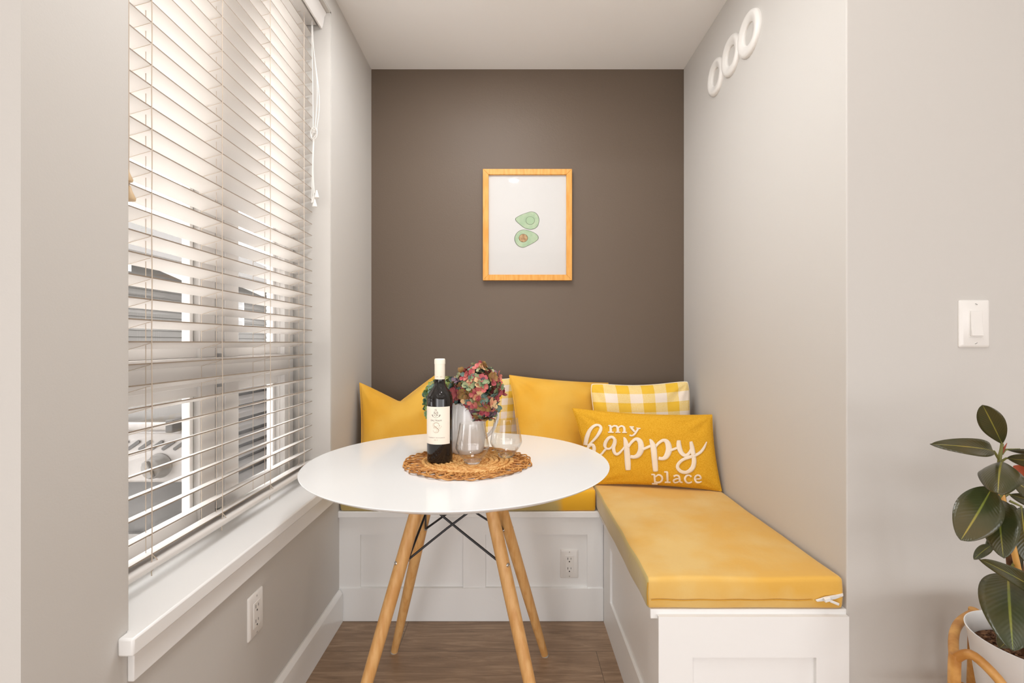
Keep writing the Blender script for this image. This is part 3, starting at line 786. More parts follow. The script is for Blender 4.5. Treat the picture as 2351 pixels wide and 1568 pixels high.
# ------------------------------------------------------------------ wine bottle
bx, by = -.212, 1.405
bottle = thing('wine_bottle', 'dark red-wine bottle with cream label and capsule on the placemat', 'bottle', (bx, by, ZMAT))
BR_ = .0375
b = MB(); b.lathe([(0, .006), (.020, .004), (.033, 0), (.0362, .003), (BR_, .008), (BR_, .182), (.0365, .190), (.0335, .198), (.0285, .206), (.0225, .214), (.0180, .221), (.0158, .230), (.0150, .240), (.0148, .290), (0, .290)], (bx, by, ZMAT), 64)
b.build('glass_body', bottle_glass, bottle)
b = MB(); b.lathe([(.0150, .240), (.0152, .2405), (.0153, .284), (.0160, .2845), (.0160, .2955), (.0153, .2985), (.0140, .3000), (0, .3003)], (bx, by, ZMAT), 48)
cap = b.build('capsule', capsule_mat, bottle)
LA0 = -8.5
def on_cyl(deg, z, r): a = math.radians(deg - 90); return Vector((bx + r * math.cos(a), by + r * math.sin(a), ZMAT + z))
LZa, LZb = .0555, .1630
b = MB(); prev = None
for i in range(41):
    d = LA0 - 66 + 132 * i / 40
    row = [b.bm.verts.new(on_cyl(d, LZa, BR_ + .0003)), b.bm.verts.new(on_cyl(d, LZb, BR_ + .0003))]
    if prev: b.face([prev[0], row[0], row[1], prev[1]])
    prev = row
lab = b.build('label', label_mat, bottle)
def text_on_bottle(txt, size, z, name, m, parent, spacing=1.0, deg=LA0, r=BR_):
    cu = bpy.data.curves.new(name, 'FONT'); cu.body = txt; cu.size = size; cu.align_x = 'CENTER'; cu.align_y = 'CENTER'; cu.space_character = spacing; cu.resolution_u = 4
    tmp = bpy.data.objects.new(name, cu); me = bpy.data.meshes.new_from_object(tmp); bpy.data.objects.remove(tmp)
    b = MB(); b.bm.from_mesh(me); bpy.data.meshes.remove(me)
    bmesh.ops.triangulate(b.bm, faces=b.bm.faces[:])
    for v in b.bm.verts: v.co = on_cyl(deg + math.degrees(v.co.x / r), z + v.co.y, r + .0006)
    return b.build(name, m, parent, smooth=False, recalc=False)
def line_on_bottle(b, pts, wd, n=6):
    sm = smooth_path(pts, n) if len(pts) > 2 else pts; prev = None; N = len(sm)
    for i, p in enumerate(sm):
        x, z = p[0], p[1]; ww = (p[2] if len(p) > 2 else wd)
        a, c = sm[max(i - 1, 0)], sm[min(i + 1, N - 1)]; dx, dz = c[0] - a[0], c[1] - a[1]; l = math.hypot(dx, dz) or 1
        row = [b.bm.verts.new(on_cyl(LA0 + math.degrees((x - s_ * dz / l * ww / 2) / BR_), z + s_ * dx / l * ww / 2, BR_ + .0006)) for s_ in (-1, 1)]
        if prev: b.face([prev[0], prev[1], row[1], row[0]])
        prev = row
text_on_bottle('SALTRAM', .0068, .1238, 'label_lettering', ink, lab, 1.18)
text_on_bottle('CABERNET SAUVIGNON', .0036, .0745, 'label_lettering', ink, lab, 1.38)
text_on_bottle('2019', .0038, .0680, 'label_lettering', bronze_ink, lab, 1.5)
text_on_bottle('1859   1859', .0032, .2475, 'capsule_lettering', bronze_ink, cap, 1.2, 0, .0153)
mm = .001
b = MB()                                     # crest: shield, crown ring, ribbon
sh = [(-5.5, 149), (-5.5, 142), (-3.5, 138), (0, 136.4), (3.5, 138), (5.5, 142), (5.5, 149), (-5.5, 149)]
for q in range(len(sh) - 1): line_on_bottle(b, [(sh[q][0] * mm, sh[q][1] * mm), (sh[q + 1][0] * mm, sh[q + 1][1] * mm)], .0008)
line_on_bottle(b, [(-5 * mm, 147 * mm), (4 * mm, 138.5 * mm)], .0014)
for q in range(5): line_on_bottle(b, [((-1 + q * 1.3) * mm, 148.5 * mm), ((0.6 + q * 1.1) * mm, (143 + q * .3) * mm)], .0003)
line_on_bottle(b, [(2.8 * math.cos(t_ * PI / 6) * mm, (154 + 2.8 * math.sin(t_ * PI / 6)) * mm) for t_ in range(13)], .0005, 2)
line_on_bottle(b, [(2.2 * math.cos(t_ * PI / 3 + 1) * mm, (154 + 1.4 * math.sin(t_ * PI / 3)) * mm) for t_ in range(7)], .0003, 3)
for s_ in (-1, 1):
    line_on_bottle(b, [(s_ * 12.5 * mm, 140 * mm), (s_ * 10.5 * mm, 137.5 * mm), (s_ * 8.6 * mm, 134.8 * mm)], .0016, 3)
    line_on_bottle(b, [(s_ * 12 * mm, 142 * mm), (s_ * 10 * mm, 140 * mm), (s_ * 7.5 * mm, 137 * mm)], .0006, 3)
line_on_bottle(b, [(-8 * mm, 134.5 * mm), (-3 * mm, 132.5 * mm), (3 * mm, 132.5 * mm), (8 * mm, 134.5 * mm)], .0006, 4)
b.build('label_crest', ink, lab, smooth=False, recalc=False)
b = MB()                                     # script monogram S with flourishes
line_on_bottle(b, [(x * mm, z * mm, w_ * mm) for x, z, w_ in [(6, 112, .5), (8.5, 114, .7), (6, 116.5, 1.2), (0, 118, 1.0), (-5, 115, .8), (-6, 110, 1.0), (-1, 105.5, 1.6), (5, 101, 1.8), (8, 96, 1.3), (5, 90.5, .9), (-1, 89, .7), (-6, 91, .5), (-9, 94.5, .4), (-7, 96, .4)]], .001)
line_on_bottle(b, [(x * mm, z * mm, w_ * mm) for x, z, w_ in [(0, 118, .4), (-8, 116, .4), (-9, 108, .4), (-3, 103, .5), (3, 98, .5), (3, 93, .5), (-4, 92, .4)]], .0005)
line_on_bottle(b, [(x * mm, z * mm, .4 * mm) for x, z in [(9, 112), (10, 108), (8, 104), (11, 101), (13, 104), (16, 107), (14, 109)]], .0004)
line_on_bottle(b, [(x * mm, z * mm, .4 * mm) for x, z in [(-4, 100), (-7, 103), (-3, 106), (2, 107), (5, 110)]], .0004)
line_on_bottle(b, [(9.2 * mm, 112 * mm, .4 * mm), (10.2 * mm, 110 * mm, 1.6 * mm), (10 * mm, 107.5 * mm, .4 * mm)], .001)
b.build('label_monogram', bronze_ink, lab, smooth=False, recalc=False)

# ------------------------------------------------------------------ stemless glasses
def wineglass(loc, label):
    g = thing('stemless_wine_glass', label, 'glass', loc, 'stemless glasses on the placemat')
    return g
gp_out = [(0, 0), (.020, 0), (.0228, .002), (.0265, .0075), (.0345, .0195), (.0440, .0335), (.0482, .0425), (.0486, .047), (.0472, .056), (.0436, .075), (.0395, .097), (.0366, .1165)]
gp_in = [(.0358, .1167), (.0386, .097), (.0427, .075), (.0462, .056), (.0475, .047), (.0470, .0425), (.0428, .0345), (.033, .0215), (.0265, .0135), (.018, .0095), (0, .0085)]
g1 = wineglass((-.114, 1.378, ZMAT), 'clear stemless wine glass, nearer of the two, in front of the white jug')
b = MB(); b.lathe(gp_out[3:] + gp_in[:-1], g1.location, 64); b.build('bowl', clear_glass, g1, angle=60)
b = MB(); b.lathe([(0, 0), (.020, 0), (.0228, .002), (.0263, .0073), (.022, .0085), (.012, .0075), (0, .007)], g1.location, 64); b.build('base', clear_base, g1, angle=60)
g2 = copy_tree(g1); g2.location = (-.018, 1.455, ZMAT); g2['label'] = 'clear stemless wine glass, farther of the two, at the right of the placemat'

# ------------------------------------------------------------------ jug and hydrangeas
jx, jy = -.142, 1.522
jug = thing('jug', 'white glazed jug holding the hydrangeas behind the bottle and glasses', 'jug', (jx, jy, ZMAT))
jp = [(0, 0), (.046, 0), (.050, .003), (.0545, .02), (.0585, .06), (.0590, .095), (.0565, .125), (.0545, .145), (.0565, .158), (.0575, .160), (.0555, .1605), (.0525, .146), (.0545, .125), (.057, .095), (.0565, .06), (.052, .02), (.046, .008), (0, .007)]
b = MB(); b.lathe(jp, jug.location, 64); b.build('body', ceramic, jug, angle=50)
hp = smooth_path([(jx + .054, jy, ZMAT + .142), (jx + .078, jy - .004, ZMAT + .143), (jx + .096, jy - .008, ZMAT + .125), (jx + .094, jy - .008, ZMAT + .098), (jx + .078, jy - .004, ZMAT + .066), (jx + .057, jy, ZMAT + .045)], 6)
b = MB(); b.tube(hp, .0062, 12, flat=.8); b.build('handle', ceramic, jug)

def petal_mat(name, a, c):
    return mat(name, srgb(*a), .6, .3, var=(55, srgb(*c), 2))
burg = [petal_mat('petal_burgundy', (146, 58, 70), (186, 96, 98)), petal_mat('petal_rose', (178, 78, 86), (206, 128, 112)), petal_mat('petal_sage', (120, 140, 104), (168, 170, 128)),
        petal_mat('petal_teal', (84, 112, 108), (120, 140, 124)), petal_mat('petal_cream', (216, 190, 142), (222, 156, 122)), petal_mat('petal_mauve', (140, 96, 108), (100, 88, 100)), petal_mat('petal_ochre', (160, 128, 74), (140, 100, 64))]
green = [petal_mat('petal_green', (120, 146, 76), (150, 164, 96)), petal_mat('petal_dark_green', (74, 104, 76), (110, 136, 92)), petal_mat('petal_blue_green', (84, 116, 116), (120, 146, 128)), petal_mat('petal_lime', (166, 172, 108), (196, 180, 120))]
def bloom(centres, n, mats, weights, size, root, seed):
    rnd = random.Random(seed); b = MB()
    for ci, (c, r, share) in enumerate(centres):
        c = Vector(c); N = int(n * share)
        for i in range(N):
            zz = 1 - 2 * (i + .5) / N; ph = i * 2.39996 + ci
            d = Vector((math.sqrt(1 - zz * zz) * math.cos(ph), math.sqrt(1 - zz * zz) * math.sin(ph), zz))
            d = (d + Vector([rnd.uniform(-.25, .25) for _ in range(3)])).normalized()
            base = c + d * r * rnd.uniform(.84, 1.04)
            ax = (d + Vector([rnd.uniform(-.45, .45) for _ in range(3)])).normalized()
            ref = ax.orthogonal().normalized(); ref = Matrix.Rotation(rnd.uniform(0, 6.28), 3, ax) @ ref
            m0 = rnd.choices(range(len(mats)), weights)[0]
            for k in range(4):
                u = Matrix.Rotation(k * PI / 2 + rnd.uniform(-.2, .2), 3, ax) @ ref; v = ax.cross(u)
                b.mi = m0 if rnd.random() < .7 else rnd.choices(range(len(mats)), weights)[0]
                Lp = size * rnd.uniform(.8, 1.15); Wp = Lp * rnd.uniform(.42, .56); cup = rnd.uniform(-.1, .5); curl = rnd.uniform(-.25, .25)
                rows = []
                for s_, wf_ in ((0, .15), (.2, .52), (.42, .84), (.64, 1), (.82, .93), (.94, .64), (1, .22)):
                    wdt = Wp * wf_
                    mid = base + u * (Lp * s_) + ax * (Lp * (cup * s_ * s_))
                    rows.append([b.bm.verts.new(mid + v * wdt * e_ + ax * Lp * (.14 * abs(e_) + curl * e_ * s_ * .5)) for e_ in (-1, -.45, .0, .45, 1)])
                for q in range(6):
                    for e_ in range(4): b.face([rows[q][e_], rows[q][e_ + 1], rows[q + 1][e_ + 1], rows[q + 1][e_]])
    b.mi = 0
    return b.build('bloom', mats, root, angle=180, recalc=False)
fl = thing('hydrangea', 'burgundy and teal dried hydrangea head in the white jug, right of the bottle', 'flower', (jx + .03, jy, ZMAT + .009), 'dried hydrangeas in the jug')
bc = P(1098, 892, 1.50)
bloom([(bc, .070, .60), (bc + Vector((-.035, .0, -.012)), .052, .2), (bc + Vector((.016, -.018, -.052)), .040, .2), ], 225, burg, [2.2, 2.2, 4.2, 3.0, 2.0, 1.8, 1.6], .0190, fl, 5)
b = MB(); b.tube([(jx + .02, jy, ZMAT + .012), (jx + .03, jy - .005, ZMAT + .12), bc], .003, 8); b.build('stem', green_stem, fl)
fl2 = thing('hydrangea', 'green dried hydrangea head half hidden behind the bottle neck', 'flower', (jx - .03, jy, ZMAT + .009), 'dried hydrangeas in the jug')
gc = P(1013, 914, 1.53)
bloom([(gc, .050, .6), (gc + Vector((-.012, 0, -.035)), .040, .25), (gc + Vector((.02, 0, .028)), .038, .15)], 150, green, [3, 2.5, 2.2, 2], .0175, fl2, 11)
b = MB(); b.tube([(jx - .02, jy, ZMAT + .012), (jx - .04, jy + .002, ZMAT + .13), gc], .003, 8); b.build('stem', green_stem, fl2)

# ------------------------------------------------------------------ picture
FY = 2.302; k_ = FY / F
x0, x1, z1, z0 = (1108.5 - CX) * k_, (1313.5 - CX) * k_, H - (387.5 - CY) * k_, H - (643.5 - CY) * k_
pic = thing('picture_frame', 'pine picture frame with an avocado print on the dark wall', 'picture', ((x0 + x1) / 2, YB, (z0 + z1) / 2))
fw = .0275; b = MB()
def mitre(a, c, d, e): b.prism([a, c, d, e], (0, .022, 0))
o_ = [(x0, z0), (x1, z0), (x1, z1), (x0, z1)]; i_ = [(x0 + fw, z0 + fw), (x1 - fw, z0 + fw), (x1 - fw, z1 - fw), (x0 + fw, z1 - fw)]
for k in range(4):
    q = (k + 1) % 4; b.prism([(o_[k][0], FY, o_[k][1]), (o_[q][0], FY, o_[q][1]), (i_[q][0], FY, i_[q][1]), (i_[k][0], FY, i_[k][1])], (0, .022, 0))
b.build('frame', pine, pic, bevel=.0015)
b = MB(); b.box(x0 + .012, x1 - .012, FY + .012, FY + .020, z0 + .012, z1 - .012); pr = b.build('print', paper, pic, smooth=False)
b = MB(); b.box(x0 + .02, x1 - .02, FY + .0055, FY + .0075, z0 + .02, z1 - .02); b.build('glass', picture_glass, pic, smooth=False)
def art(pts, scale, yo):
    c = (sum(p[0] for p in pts) / len(pts), sum(p[1] for p in pts) / len(pts))
    out = []
    for x, y in smooth_path(pts, 6, True):
        x = c[0] + (x - c[0]) * scale; y = c[1] + (y - c[1]) * scale
        out.append(((1080 + x / 5.227 - CX) * k_, FY + yo, H - (370 + y / 5.227 - CY) * k_))
    return out
avo = mat('avocado_flesh', srgb(156, 180, 146), .8, var=(40, srgb(174, 190, 158))); avo_line = mat('avocado_skin_line', srgb(72, 74, 56), .8)
avo_pit = mat('avocado_pit', srgb(186, 154, 112), .8, var=(80, srgb(150, 112, 74))); avo_hollow = mat('avocado_hollow', srgb(160, 184, 148), .8)
A1 = [(537, 690), (595, 643), (665, 615), (735, 597), (797, 622), (828, 690), (808, 775), (745, 812), (665, 803), (600, 760)]
A2 = [(528, 925), (560, 850), (630, 816), (710, 828), (790, 866), (820, 912), (790, 955), (710, 1000), (630, 1032), (560, 1000)]
for pts, cc, rr, pm in ((A1, (718, 706), 54, avo_hollow), (A2, (636, 917), 55, avo_pit)):
    b = MB(); b.poly(art(pts, 1.0, .0112)); av = b.build('printed_avocado', avo_line, pr, smooth=False)
    b = MB(); b.poly(art(pts, .962, .0108)); b.build('flesh', avo, av, smooth=False)
    circ = [(cc[0] + rr * math.cos(t_ * PI / 6), cc[1] + rr * .92 * math.sin(t_ * PI / 6)) for t_ in range(12)]
    b = MB(); b.poly(art(circ, 1.0, .0104)); b.build('pit_outline', avo_line, av, smooth=False)
    b = MB(); b.poly(art(circ, .94, .0100)); b.build('pit', pm, av, smooth=False)

# ------------------------------------------------------------------ ring ornaments on the right wall
Mr = Matrix.Rotation(-PI / 2, 3, 'Y')
rp_ = [(.036, 0), (.036, .004), (.038, .0072), (.042, .009), (.050, .0125), (.060, .0145), (.068, .0135), (.0745, .009), (.0765, .004), (.0765, 0)]
for i, (px, py, sc_, lb) in enumerate(((1722.5, 78, 1.0, 'white ring ornament on the right wall, nearest and highest in view of the three'), (1681, 128, .96, 'white ring ornament on the right wall, middle of the row of three'), (1646, 177, .94, 'white ring ornament on the right wall, farthest of the three, next to the dark wall'))):
    Y = XR * F / (px - CX); z = H - (py - CY) / F * Y
    b = MB(); b.lathe([(r * sc_, h) for r, h in rp_], (XR, Y, z), 56, Mr, close=True)
    tag(b.build('wall_ring', plastic, None, angle=60), lb, 'wall ornament', 'white rings on the right wall')

# ------------------------------------------------------------------ outlets and switch
def plate_profile(b, R, c, w2, h2, t):
    """domed rectangular cover plate in local (u right, v up, n out)"""
    def ring(a, h_, d, rc):
        pts = []
        for sx, sy, a0 in ((1, 1, 0), (-1, 1, 90), (-1, -1, 180), (1, -1, 270)):
            for q in range(4):
                t_ = math.radians(a0 + q * 30); pts.append(b.bm.verts.new(c + R @ Vector((sx * (a - rc) + rc * math.cos(t_), sy * (h_ - rc) + rc * math.sin(t_), d))))
        return pts
    rs = [ring(w2, h2, 0, .004), ring(w2, h2, t * .35, .004), ring(w2 - .0015, h2 - .0015, t * .65, .004), ring(w2 - .006, h2 - .006, t, .004)]
    for A, B_ in zip(rs, rs[1:]):
        for k in range(16): b.face([A[k], A[(k + 1) % 16], B_[(k + 1) % 16], B_[k]])
    b.face(rs[-1]); b.face(rs[0][::-1])
def lbox(b, R, c, u0, u1, v0, v1, n0, n1):
    b.obox(c + R @ Vector(((u0 + u1) / 2, (v0 + v1) / 2, (n0 + n1) / 2)), R @ Vector(((u1 - u0) / 2, 0, 0)), R @ Vector((0, (v1 - v0) / 2, 0)), R @ Vector((0, 0, (n1 - n0) / 2)))
def outlet(c, R, label, w2=.036, h2=.057):
    c = Vector(c); root = thing('wall_outlet', label, 'outlet', c, 'duplex outlets')
    b = MB(); plate_profile(b, R, c, w2, h2, .006); b.build('cover_plate', plastic, root, angle=30)
    b = MB(); lbox(b, R, c, -.0168, .0168, -.0335, .0335, .003, .0072); rc = b.build('receptacle', plastic, root, bevel=.001)
    for v in (.018, -.0205):
        b = MB()
        lbox(b, R, c, -.0078, -.0058, v, v + .0085, .0065, .0074); lbox(b, R, c, .0048, .0066, v + .0005, v + .0078, .0065, .0074)
        b.lathe([(0, .0074), (.0026, .0074), (.0026, .0065), (0, .0065)], c + R @ Vector((-.0004, v - .0075, 0)), 12, R)
        b.build('socket', slot_mat, rc, smooth=False)
    for v in (.048, -.048):
        b = MB(); b.lathe([(0, .0070), (.0022, .0066), (.0024, .0058), (0, .0058)], c + R @ Vector((0, v, 0)), 12, R); b.build('screw', steel, root)
    return root
RY = Matrix(((1, 0, 0), (0, 0, -1), (0, 1, 0)))          # facing -Y
RXp = Matrix(((0, 0, 1), (1, 0, 0), (0, 1, 0)))          # facing +X
outlet((.2278, 1.901, .2230), RY, 'white duplex outlet set in the back bench panel behind the table leg')
outlet((XL, 1.271, .3805), RXp, 'white duplex outlet on the left wall below the window sill')
sc0 = P(2234, 743.5, YR); sc0.y = YR
sw = thing('light_switch', 'white rocker light switch on the wall right of the nook', 'switch', sc0)
b = MB(); plate_profile(b, RY, sc0, .038, .059, .0065); b.build('cover_plate', plastic, sw, angle=30)
b = MB(); lbox(b, RY, sc0, -.0165, .0165, -.034, .034, .004, .0075); bz = b.build('bezel', plastic, sw, bevel=.0008)
b = MB(); u0, u1 = -.0140, .0140
pts = [(.031, .0078), (.031, .0088), (0, .0100), (-.030, .0140), (-.031, .0078)]
b.prism([sc0 + RY @ Vector((u0, v, h_)) for v, h_ in pts], RY @ Vector((u1 - u0, 0, 0))); b.build('rocker', plastic, sw, bevel=.0006)
for v, s_ in ((.0485, -1), (-.0485, 1)):
    b = MB(); b.lathe([(0, .0076), (.003, .0070), (.0032, .006), (0, .006)], sc0 + RY @ Vector((.001, v, 0)), 14, RY); scw = b.build('screw', plastic, sw)
    b = MB(); b.obox(sc0 + RY @ Vector((.001, v, .0074)), RY @ Vector((.0026, .0014 * s_, 0)), RY @ Vector((-.0002 * s_, .0004, 0)), RY @ Vector((0, 0, .0003))); b.build('screw_slot', slot_mat, scw, smooth=False)

# ------------------------------------------------------------------ rubber plant, pot and rattan stand
PX_, PY_, PZ_ = 1.075, .975, .29
plant = thing('potted_rubber_plant', 'rubber plant with glossy dark leaves in a white pot by the right edge', 'plant', (PX_, PY_, PZ_))
b = MB(); b.lathe([(0, 0), (.080, 0), (.084, .004), (.108, .185), (.112, .200), (.1125, .2025), (.1105, .2030), (.1085, .2), (.1045, .180), (.10, .15), (0, .15)], plant.location, 72)
b.build('pot', terracotta, plant)
soil_m = mat('dark_soil', srgb(74, 52, 40), .95, .1, var=(160, srgb(130, 96, 70), 2), bump=(120, .006))
b = MB(); rnd = random.Random(3)
b.lathe([(0, .170), (.05, .168), (.085, .165), (.1005, .165), (.0965, .152), (0, .152)], plant.location, 48)
for i in range(160):
    a, r = rnd.uniform(0, 6.28), .094 * math.sqrt(rnd.random()); b.ball(plant.location + Vector((r * math.cos(a), r * math.sin(a), .171)), rnd.uniform(.002, .005), (1, 1, .7), 6)
b.build('soil', soil_m, plant)

def leaf_mat():
    m = bpy.data.materials.new('rubber_leaf'); m.use_nodes = True
    n = m.node_tree.nodes; L = m.node_tree.links; b = n['Principled BSDF']
    uv = n.new('ShaderNodeUVMap'); uv.uv_map = 'UV'; sp = n.new('ShaderNodeSeparateXYZ'); L.new(uv.outputs[0], sp.inputs[0])
    sub = n.new('ShaderNodeMath'); sub.operation = 'SUBTRACT'; sub.inputs[1].default_value = .5; L.new(sp.outputs['X'], sub.inputs[0])
    ab = n.new('ShaderNodeMath'); ab.operation = 'ABSOLUTE'; L.new(sub.outputs[0], ab.inputs[0])
    r = n.new('ShaderNodeValToRGB'); e = r.color_ramp.elements
    e[0].position = .012; e[0].color = srgb(128, 126, 58); e[1].position = .032; e[1].color = srgb(60, 60, 33)
    L.new(ab.outputs[0], r.inputs[0])
    tn = n.new('ShaderNodeTexNoise'); tn.inputs['Scale'].default_value = 14; tc = n.new('ShaderNodeTexCoord'); L.new(tc.outputs['Object'], tn.inputs['Vector'])
    r2 = n.new('ShaderNodeValToRGB'); e = r2.color_ramp.elements; e[0].position = .35; e[0].color = (.75, .9, .75, 1); e[1].position = .7; e[1].color = (1.6, 1.2, .9, 1)
    L.new(tn.outputs[0], r2.inputs[0])
    mx = n.new('ShaderNodeMix'); mx.data_type = 'RGBA'; mx.blend_type = 'MULTIPLY'; mx.inputs['Factor'].default_value = 1
    L.new(r.outputs[0], mx.inputs['A']); L.new(r2.outputs[0], mx.inputs['B']); L.new(mx.outputs['Result'], b.inputs['Base Color'])
    b.inputs['Roughness'].default_value = .30; b.inputs['Specular IOR Level'].default_value = .6
    # fine side veins as bump: v + |u| slope
    ad = n.new('ShaderNodeMath'); ad.operation = 'MULTIPLY_ADD'; ad.inputs[1].default_value = -.35; L.new(ab.outputs[0], ad.inputs[0]); L.new(sp.outputs['Y'], ad.inputs[2])
    ml = n.new('ShaderNodeMath'); ml.operation = 'MULTIPLY'; ml.inputs[1].default_value = 150; L.new(ad.outputs[0], ml.inputs[0])
    si = n.new('ShaderNodeMath'); si.operation = 'SINE'; L.new(ml.outputs[0], si.inputs[0])
    u = n.new('ShaderNodeBump'); u.inputs['Distance'].default_value = .00011; u.inputs['Strength'].default_value = .5; L.new(si.outputs[0], u.inputs['Height']); L.new(u.outputs[0], b.inputs['Normal'])
    return m
leafm = leaf_mat(); leaf_red = mat('new_leaf_red', srgb(150, 62, 26), .4, var=(30, srgb(120, 40, 18)))
fo = MB(); uvl = fo.bm.loops.layers.uv.new('UV')
def leaf(b, base, tip, width, Yb, Yt, roll=0, droop=.06, fold=.25, stem=None, shape=.5):
    """a pointed oval blade from base to tip; roll turns it about its own midrib; width in metres across"""
    A = P(base[0], base[1], Yb); B_ = P(tip[0], tip[1], Yt); d = B_ - A; Ln = d.length; d.normalize()
    view = (A - Vector((0, 0, H))).normalized()
    side = d.cross(view).normalized(); up = side.cross(d).normalized()
    if up.dot(view) > 0: up = -up
    Rm = Matrix.Rotation(roll, 3, d); side = Rm @ side; up = Rm @ up
    nL, nW = 26, 8; g = {}
    for i in range(nL + 1):
        s_ = .5 - .5 * math.cos(PI * i / nL); wv = width / 2 * (math.sin(PI * s_ ** (math.log(.5) / math.log(shape))) ** .6 if 0 < i < nL else .0)
        if i >= nL - 2: wv *= (.88, .70)[i - nL + 2] if i < nL else 0
        mid = A + d * (Ln * s_) + up * (droop * Ln * math.sin(PI * s_))
        for j in range(nW + 1):
            e_ = 2 * j / nW - 1
            wave = .010 * math.sin(s_ * 9 + e_ * 2 + base[0]) * abs(e_) * Ln
            g[i, j] = b.bm.verts.new(mid + side * (wv * e_) + up * (fold * wv * (abs(e_) ** 1.6) + wave))
    lay = b.bm.loops.layers.uv.active
    for i in range(nL):
        for j in range(nW):
            q = [(i, j), (i + 1, j), (i + 1, j + 1), (i, j + 1)]
            f = b.face([g[x] for x in q])
            if f and lay:
                for l, (ii, jj) in zip(f.loops, q): l[lay].uv = (jj / nW, ii / nL)
    if stem: pet = MB(); pet.tube([P(*stem), A - d * .002 + up * .0, A + d * .02], [.0026, .002, .0012], 10); pet.build('petiole', green_stem, plant)
PX2M = .76 * .95 / F
W = lambda px: px * PX2M
leaf(fo, (2301, 1019), (2256, 930), W(62), .97, .95, .1, .04, .10, (2297, 1040, .97), .60)
leaf(fo, (2281, 1036), (2137, 1019), W(50), .96, .90, .15, .10, .3, (2292, 1052, .97))
leaf(fo, (2312, 1032), (2420, 1028), W(40), .97, .94, 1.25, .05, .2, (2300, 1042, .97))
leaf(fo, (2313, 1052), (2440, 1052), W(46), .97, .90, .5, .10, .2, (2298, 1060, .97))
leaf(fo, (2300, 1060), (2291, 1133), W(96), .93, .86, .1, .12, -.75, (2298, 1062, .97), .30)
leaf(fo, (2277, 1120), (2206, 1240), W(104), .92, .89, -.15, .05, .06, (2298, 1112, .97), .50)
leaf(fo, (2293, 1148), (2304, 1281), W(84), .93, .87, .1, .08, .10, (2304, 1130, .97), .44)
leaf(fo, (2322, 1100), (2440, 1180), W(56), 1.0, .95, -.2, .06, .2, (2310, 1105, .98))
leaf(fo, (2318, 1135), (2450, 1165), W(52), 1.02, 1.0, .3, .08, .2, (2306, 1140, .99))
leaf(fo, (2345, 1165), (2364, 1295), W(76), .98, .95, .1, .06, .1, (2318, 1150, .99))
leaf(fo, (2322, 1158), (2330, 1215), W(40), 1.0, .98, .3, .06, .2)
leaf(fo, (2276, 1252), (2236, 1284), W(30), 1.0, .98, .2, .08, .2, (2300, 1240, .99))
leaf(fo, (2289, 1222), (2262, 1268), W(30), 1.02, 1.0, -.3, .08, .2, (2304, 1215, .99))
leaf(fo, (2268, 1212), (2245, 1222), W(10), 1.0, .99, 0, .2, .2)
leaf(fo, (2400, 1372), (2251, 1284), W(50), .93, .83, .35, .05, .2)
leaf(fo, (2314, 1318), (2326, 1494), W(124), .92, .80, .05, .06, .06, (2330, 1290, .98), .42)
leaf(fo, (2360, 1440), (2296, 1488), W(62), .93, .86, .3, .06, .2)
leaf(fo, (2420, 1130), (2520, 1060), W(66), 1.0, .98, 0, .06, .1)
leaf(fo, (2420, 1260), (2540, 1330), W(80), .95, .9, .2, .06, .1)
leaf(fo, (2400, 1320), (2460, 1460), W(96), .92, .82, 0, .06, .1)
leaf(fo, (2350, 1230), (2340, 1330), W(36), 1.0, .98, .8, .06, .1)
o = fo.build('foliage', leafm, plant, angle=180, recalc=False)
md = o.modifiers.new('solid', 'SOLIDIFY'); md.thickness = .0009; md.offset = 0
rb = MB(); leaf(rb, (2374, 1094), (2326, 1070), W(34), .97, .96, .1, .05, .1, None)
rb.build('new_leaf', leaf_red, plant, angle=180, recalc=False)
rb = MB(); rb.tube([P(2300, 1040, .97), P(2305, 1030, .97), P(2312, 1017, .97)], [.0025, .002, .0004], 8); rb.build('leaf_sheath', leaf_red, plant)
pet = MB(); pet.tube([P(2300, 1018, .97), P(2299, 1032, .97), P(2295, 1050, .97), P(2294, 1066, .97), P(2297, 1100, .975), P(2302, 1140, .98)], [.0022, .003, .0034, .0034, .004, .0045], 12)
pet.build('shoot', green_stem, plant)
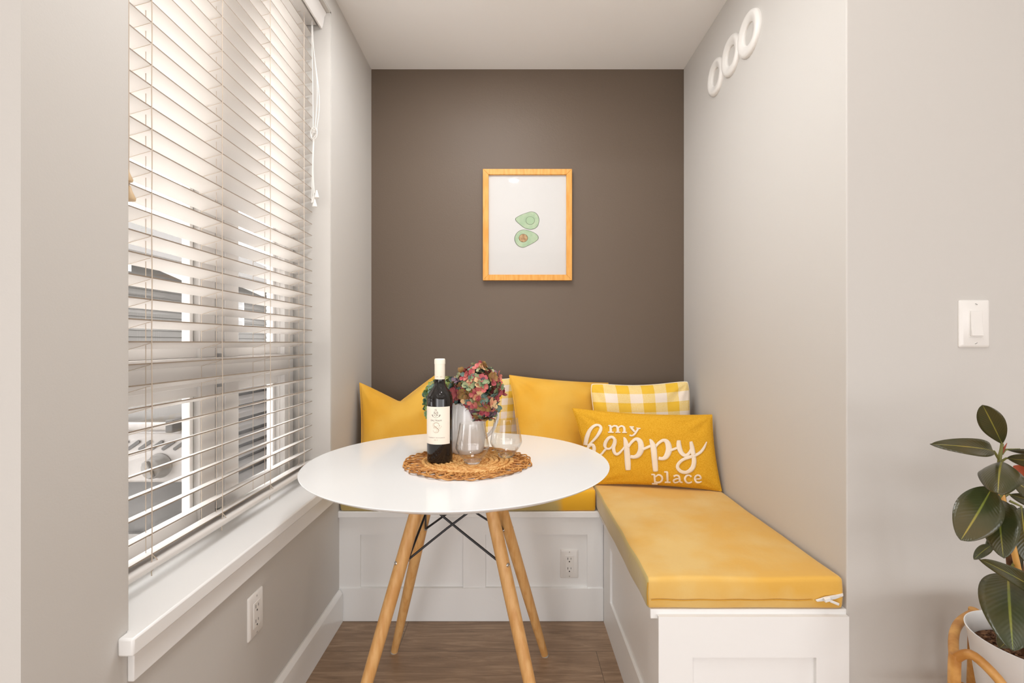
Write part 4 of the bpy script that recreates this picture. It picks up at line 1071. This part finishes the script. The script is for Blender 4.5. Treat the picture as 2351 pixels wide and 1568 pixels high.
b = MB(); b.tube([P(2302, 1135, .985), P(2316, 1250, .985), P(2325, 1330, .98), (1.06, .985, PZ_ + .165)], [.0045, .0065, .0075, .009], 10)
b.tube([P(2335, 1180, 1.0), P(2340, 1300, .995), (1.085, .985, PZ_ + .165)], [.005, .007, .008], 10)
b.build('stem', bark, plant)
b = MB(); b.tube([P(2293, 1108, .965), (1.055, .955, PZ_ + .16)], .0052, 10); b.build('support_stake', stake_mat, plant)

stand = thing('plant_stand', 'bent rattan plant stand holding the white pot', 'plant stand', (PX_, PY_, 0))
lr = [(-.175, -.002), (.002, -.175), (.175, .002), (.025, .165)]
LP_ = [(PX_ + dx, PY_ + dy) for dx, dy in lr]
for (x, y) in LP_:
    b = MB(); dx, dy = (x - PX_) * .10, (y - PY_) * .10
    b.tube(smooth_path([(x + dx, y + dy, 0), (x + dx * .6, y + dy * .6, .15), (x + dx * .1, y + dy * .1, .33), (x, y, .44), (x - dx * .12, y - dy * .12, .466)], 5), .0105, 14); b.build('leg', rattan, stand)
for i in range(4):
    (xa, ya), (xb, yb) = LP_[i], LP_[(i + 1) % 4]
    pts = []
    for tt, z in ((0, .455), (.05, .472), (.12, .478), (.25, .452), (.38, .405), (.5, .385), (.62, .405), (.75, .452), (.88, .478), (.95, .472), (1, .455)):
        if i in (2, 3): z = .456 + .008 * math.sin(PI * tt)
        bow = .014 * math.sin(PI * tt); mx_, my_ = (xa + xb) / 2 - PX_, (ya + yb) / 2 - PY_; l = math.hypot(mx_, my_)
        pts.append((xa + (xb - xa) * tt + mx_ / l * bow, ya + (yb - ya) * tt + my_ / l * bow, z))
    b = MB(); b.tube(smooth_path(pts, 4), .0088, 12); b.build('arch', rattan, stand)
b = MB(); b.tube([(PX_ + .168 * math.cos(t_ * PI / 24), PY_ + .168 * math.sin(t_ * PI / 24), .268) for t_ in range(48)], .007, 10, closed=True)
for a in (0, PI / 2, PI / 4, 3 * PI / 4):
    b.tube([(PX_ - .168 * math.cos(a), PY_ - .168 * math.sin(a), .279), (PX_ + .168 * math.cos(a), PY_ + .168 * math.sin(a), .279)], .0108, 10)
b.build('pot_support', rattan, stand)
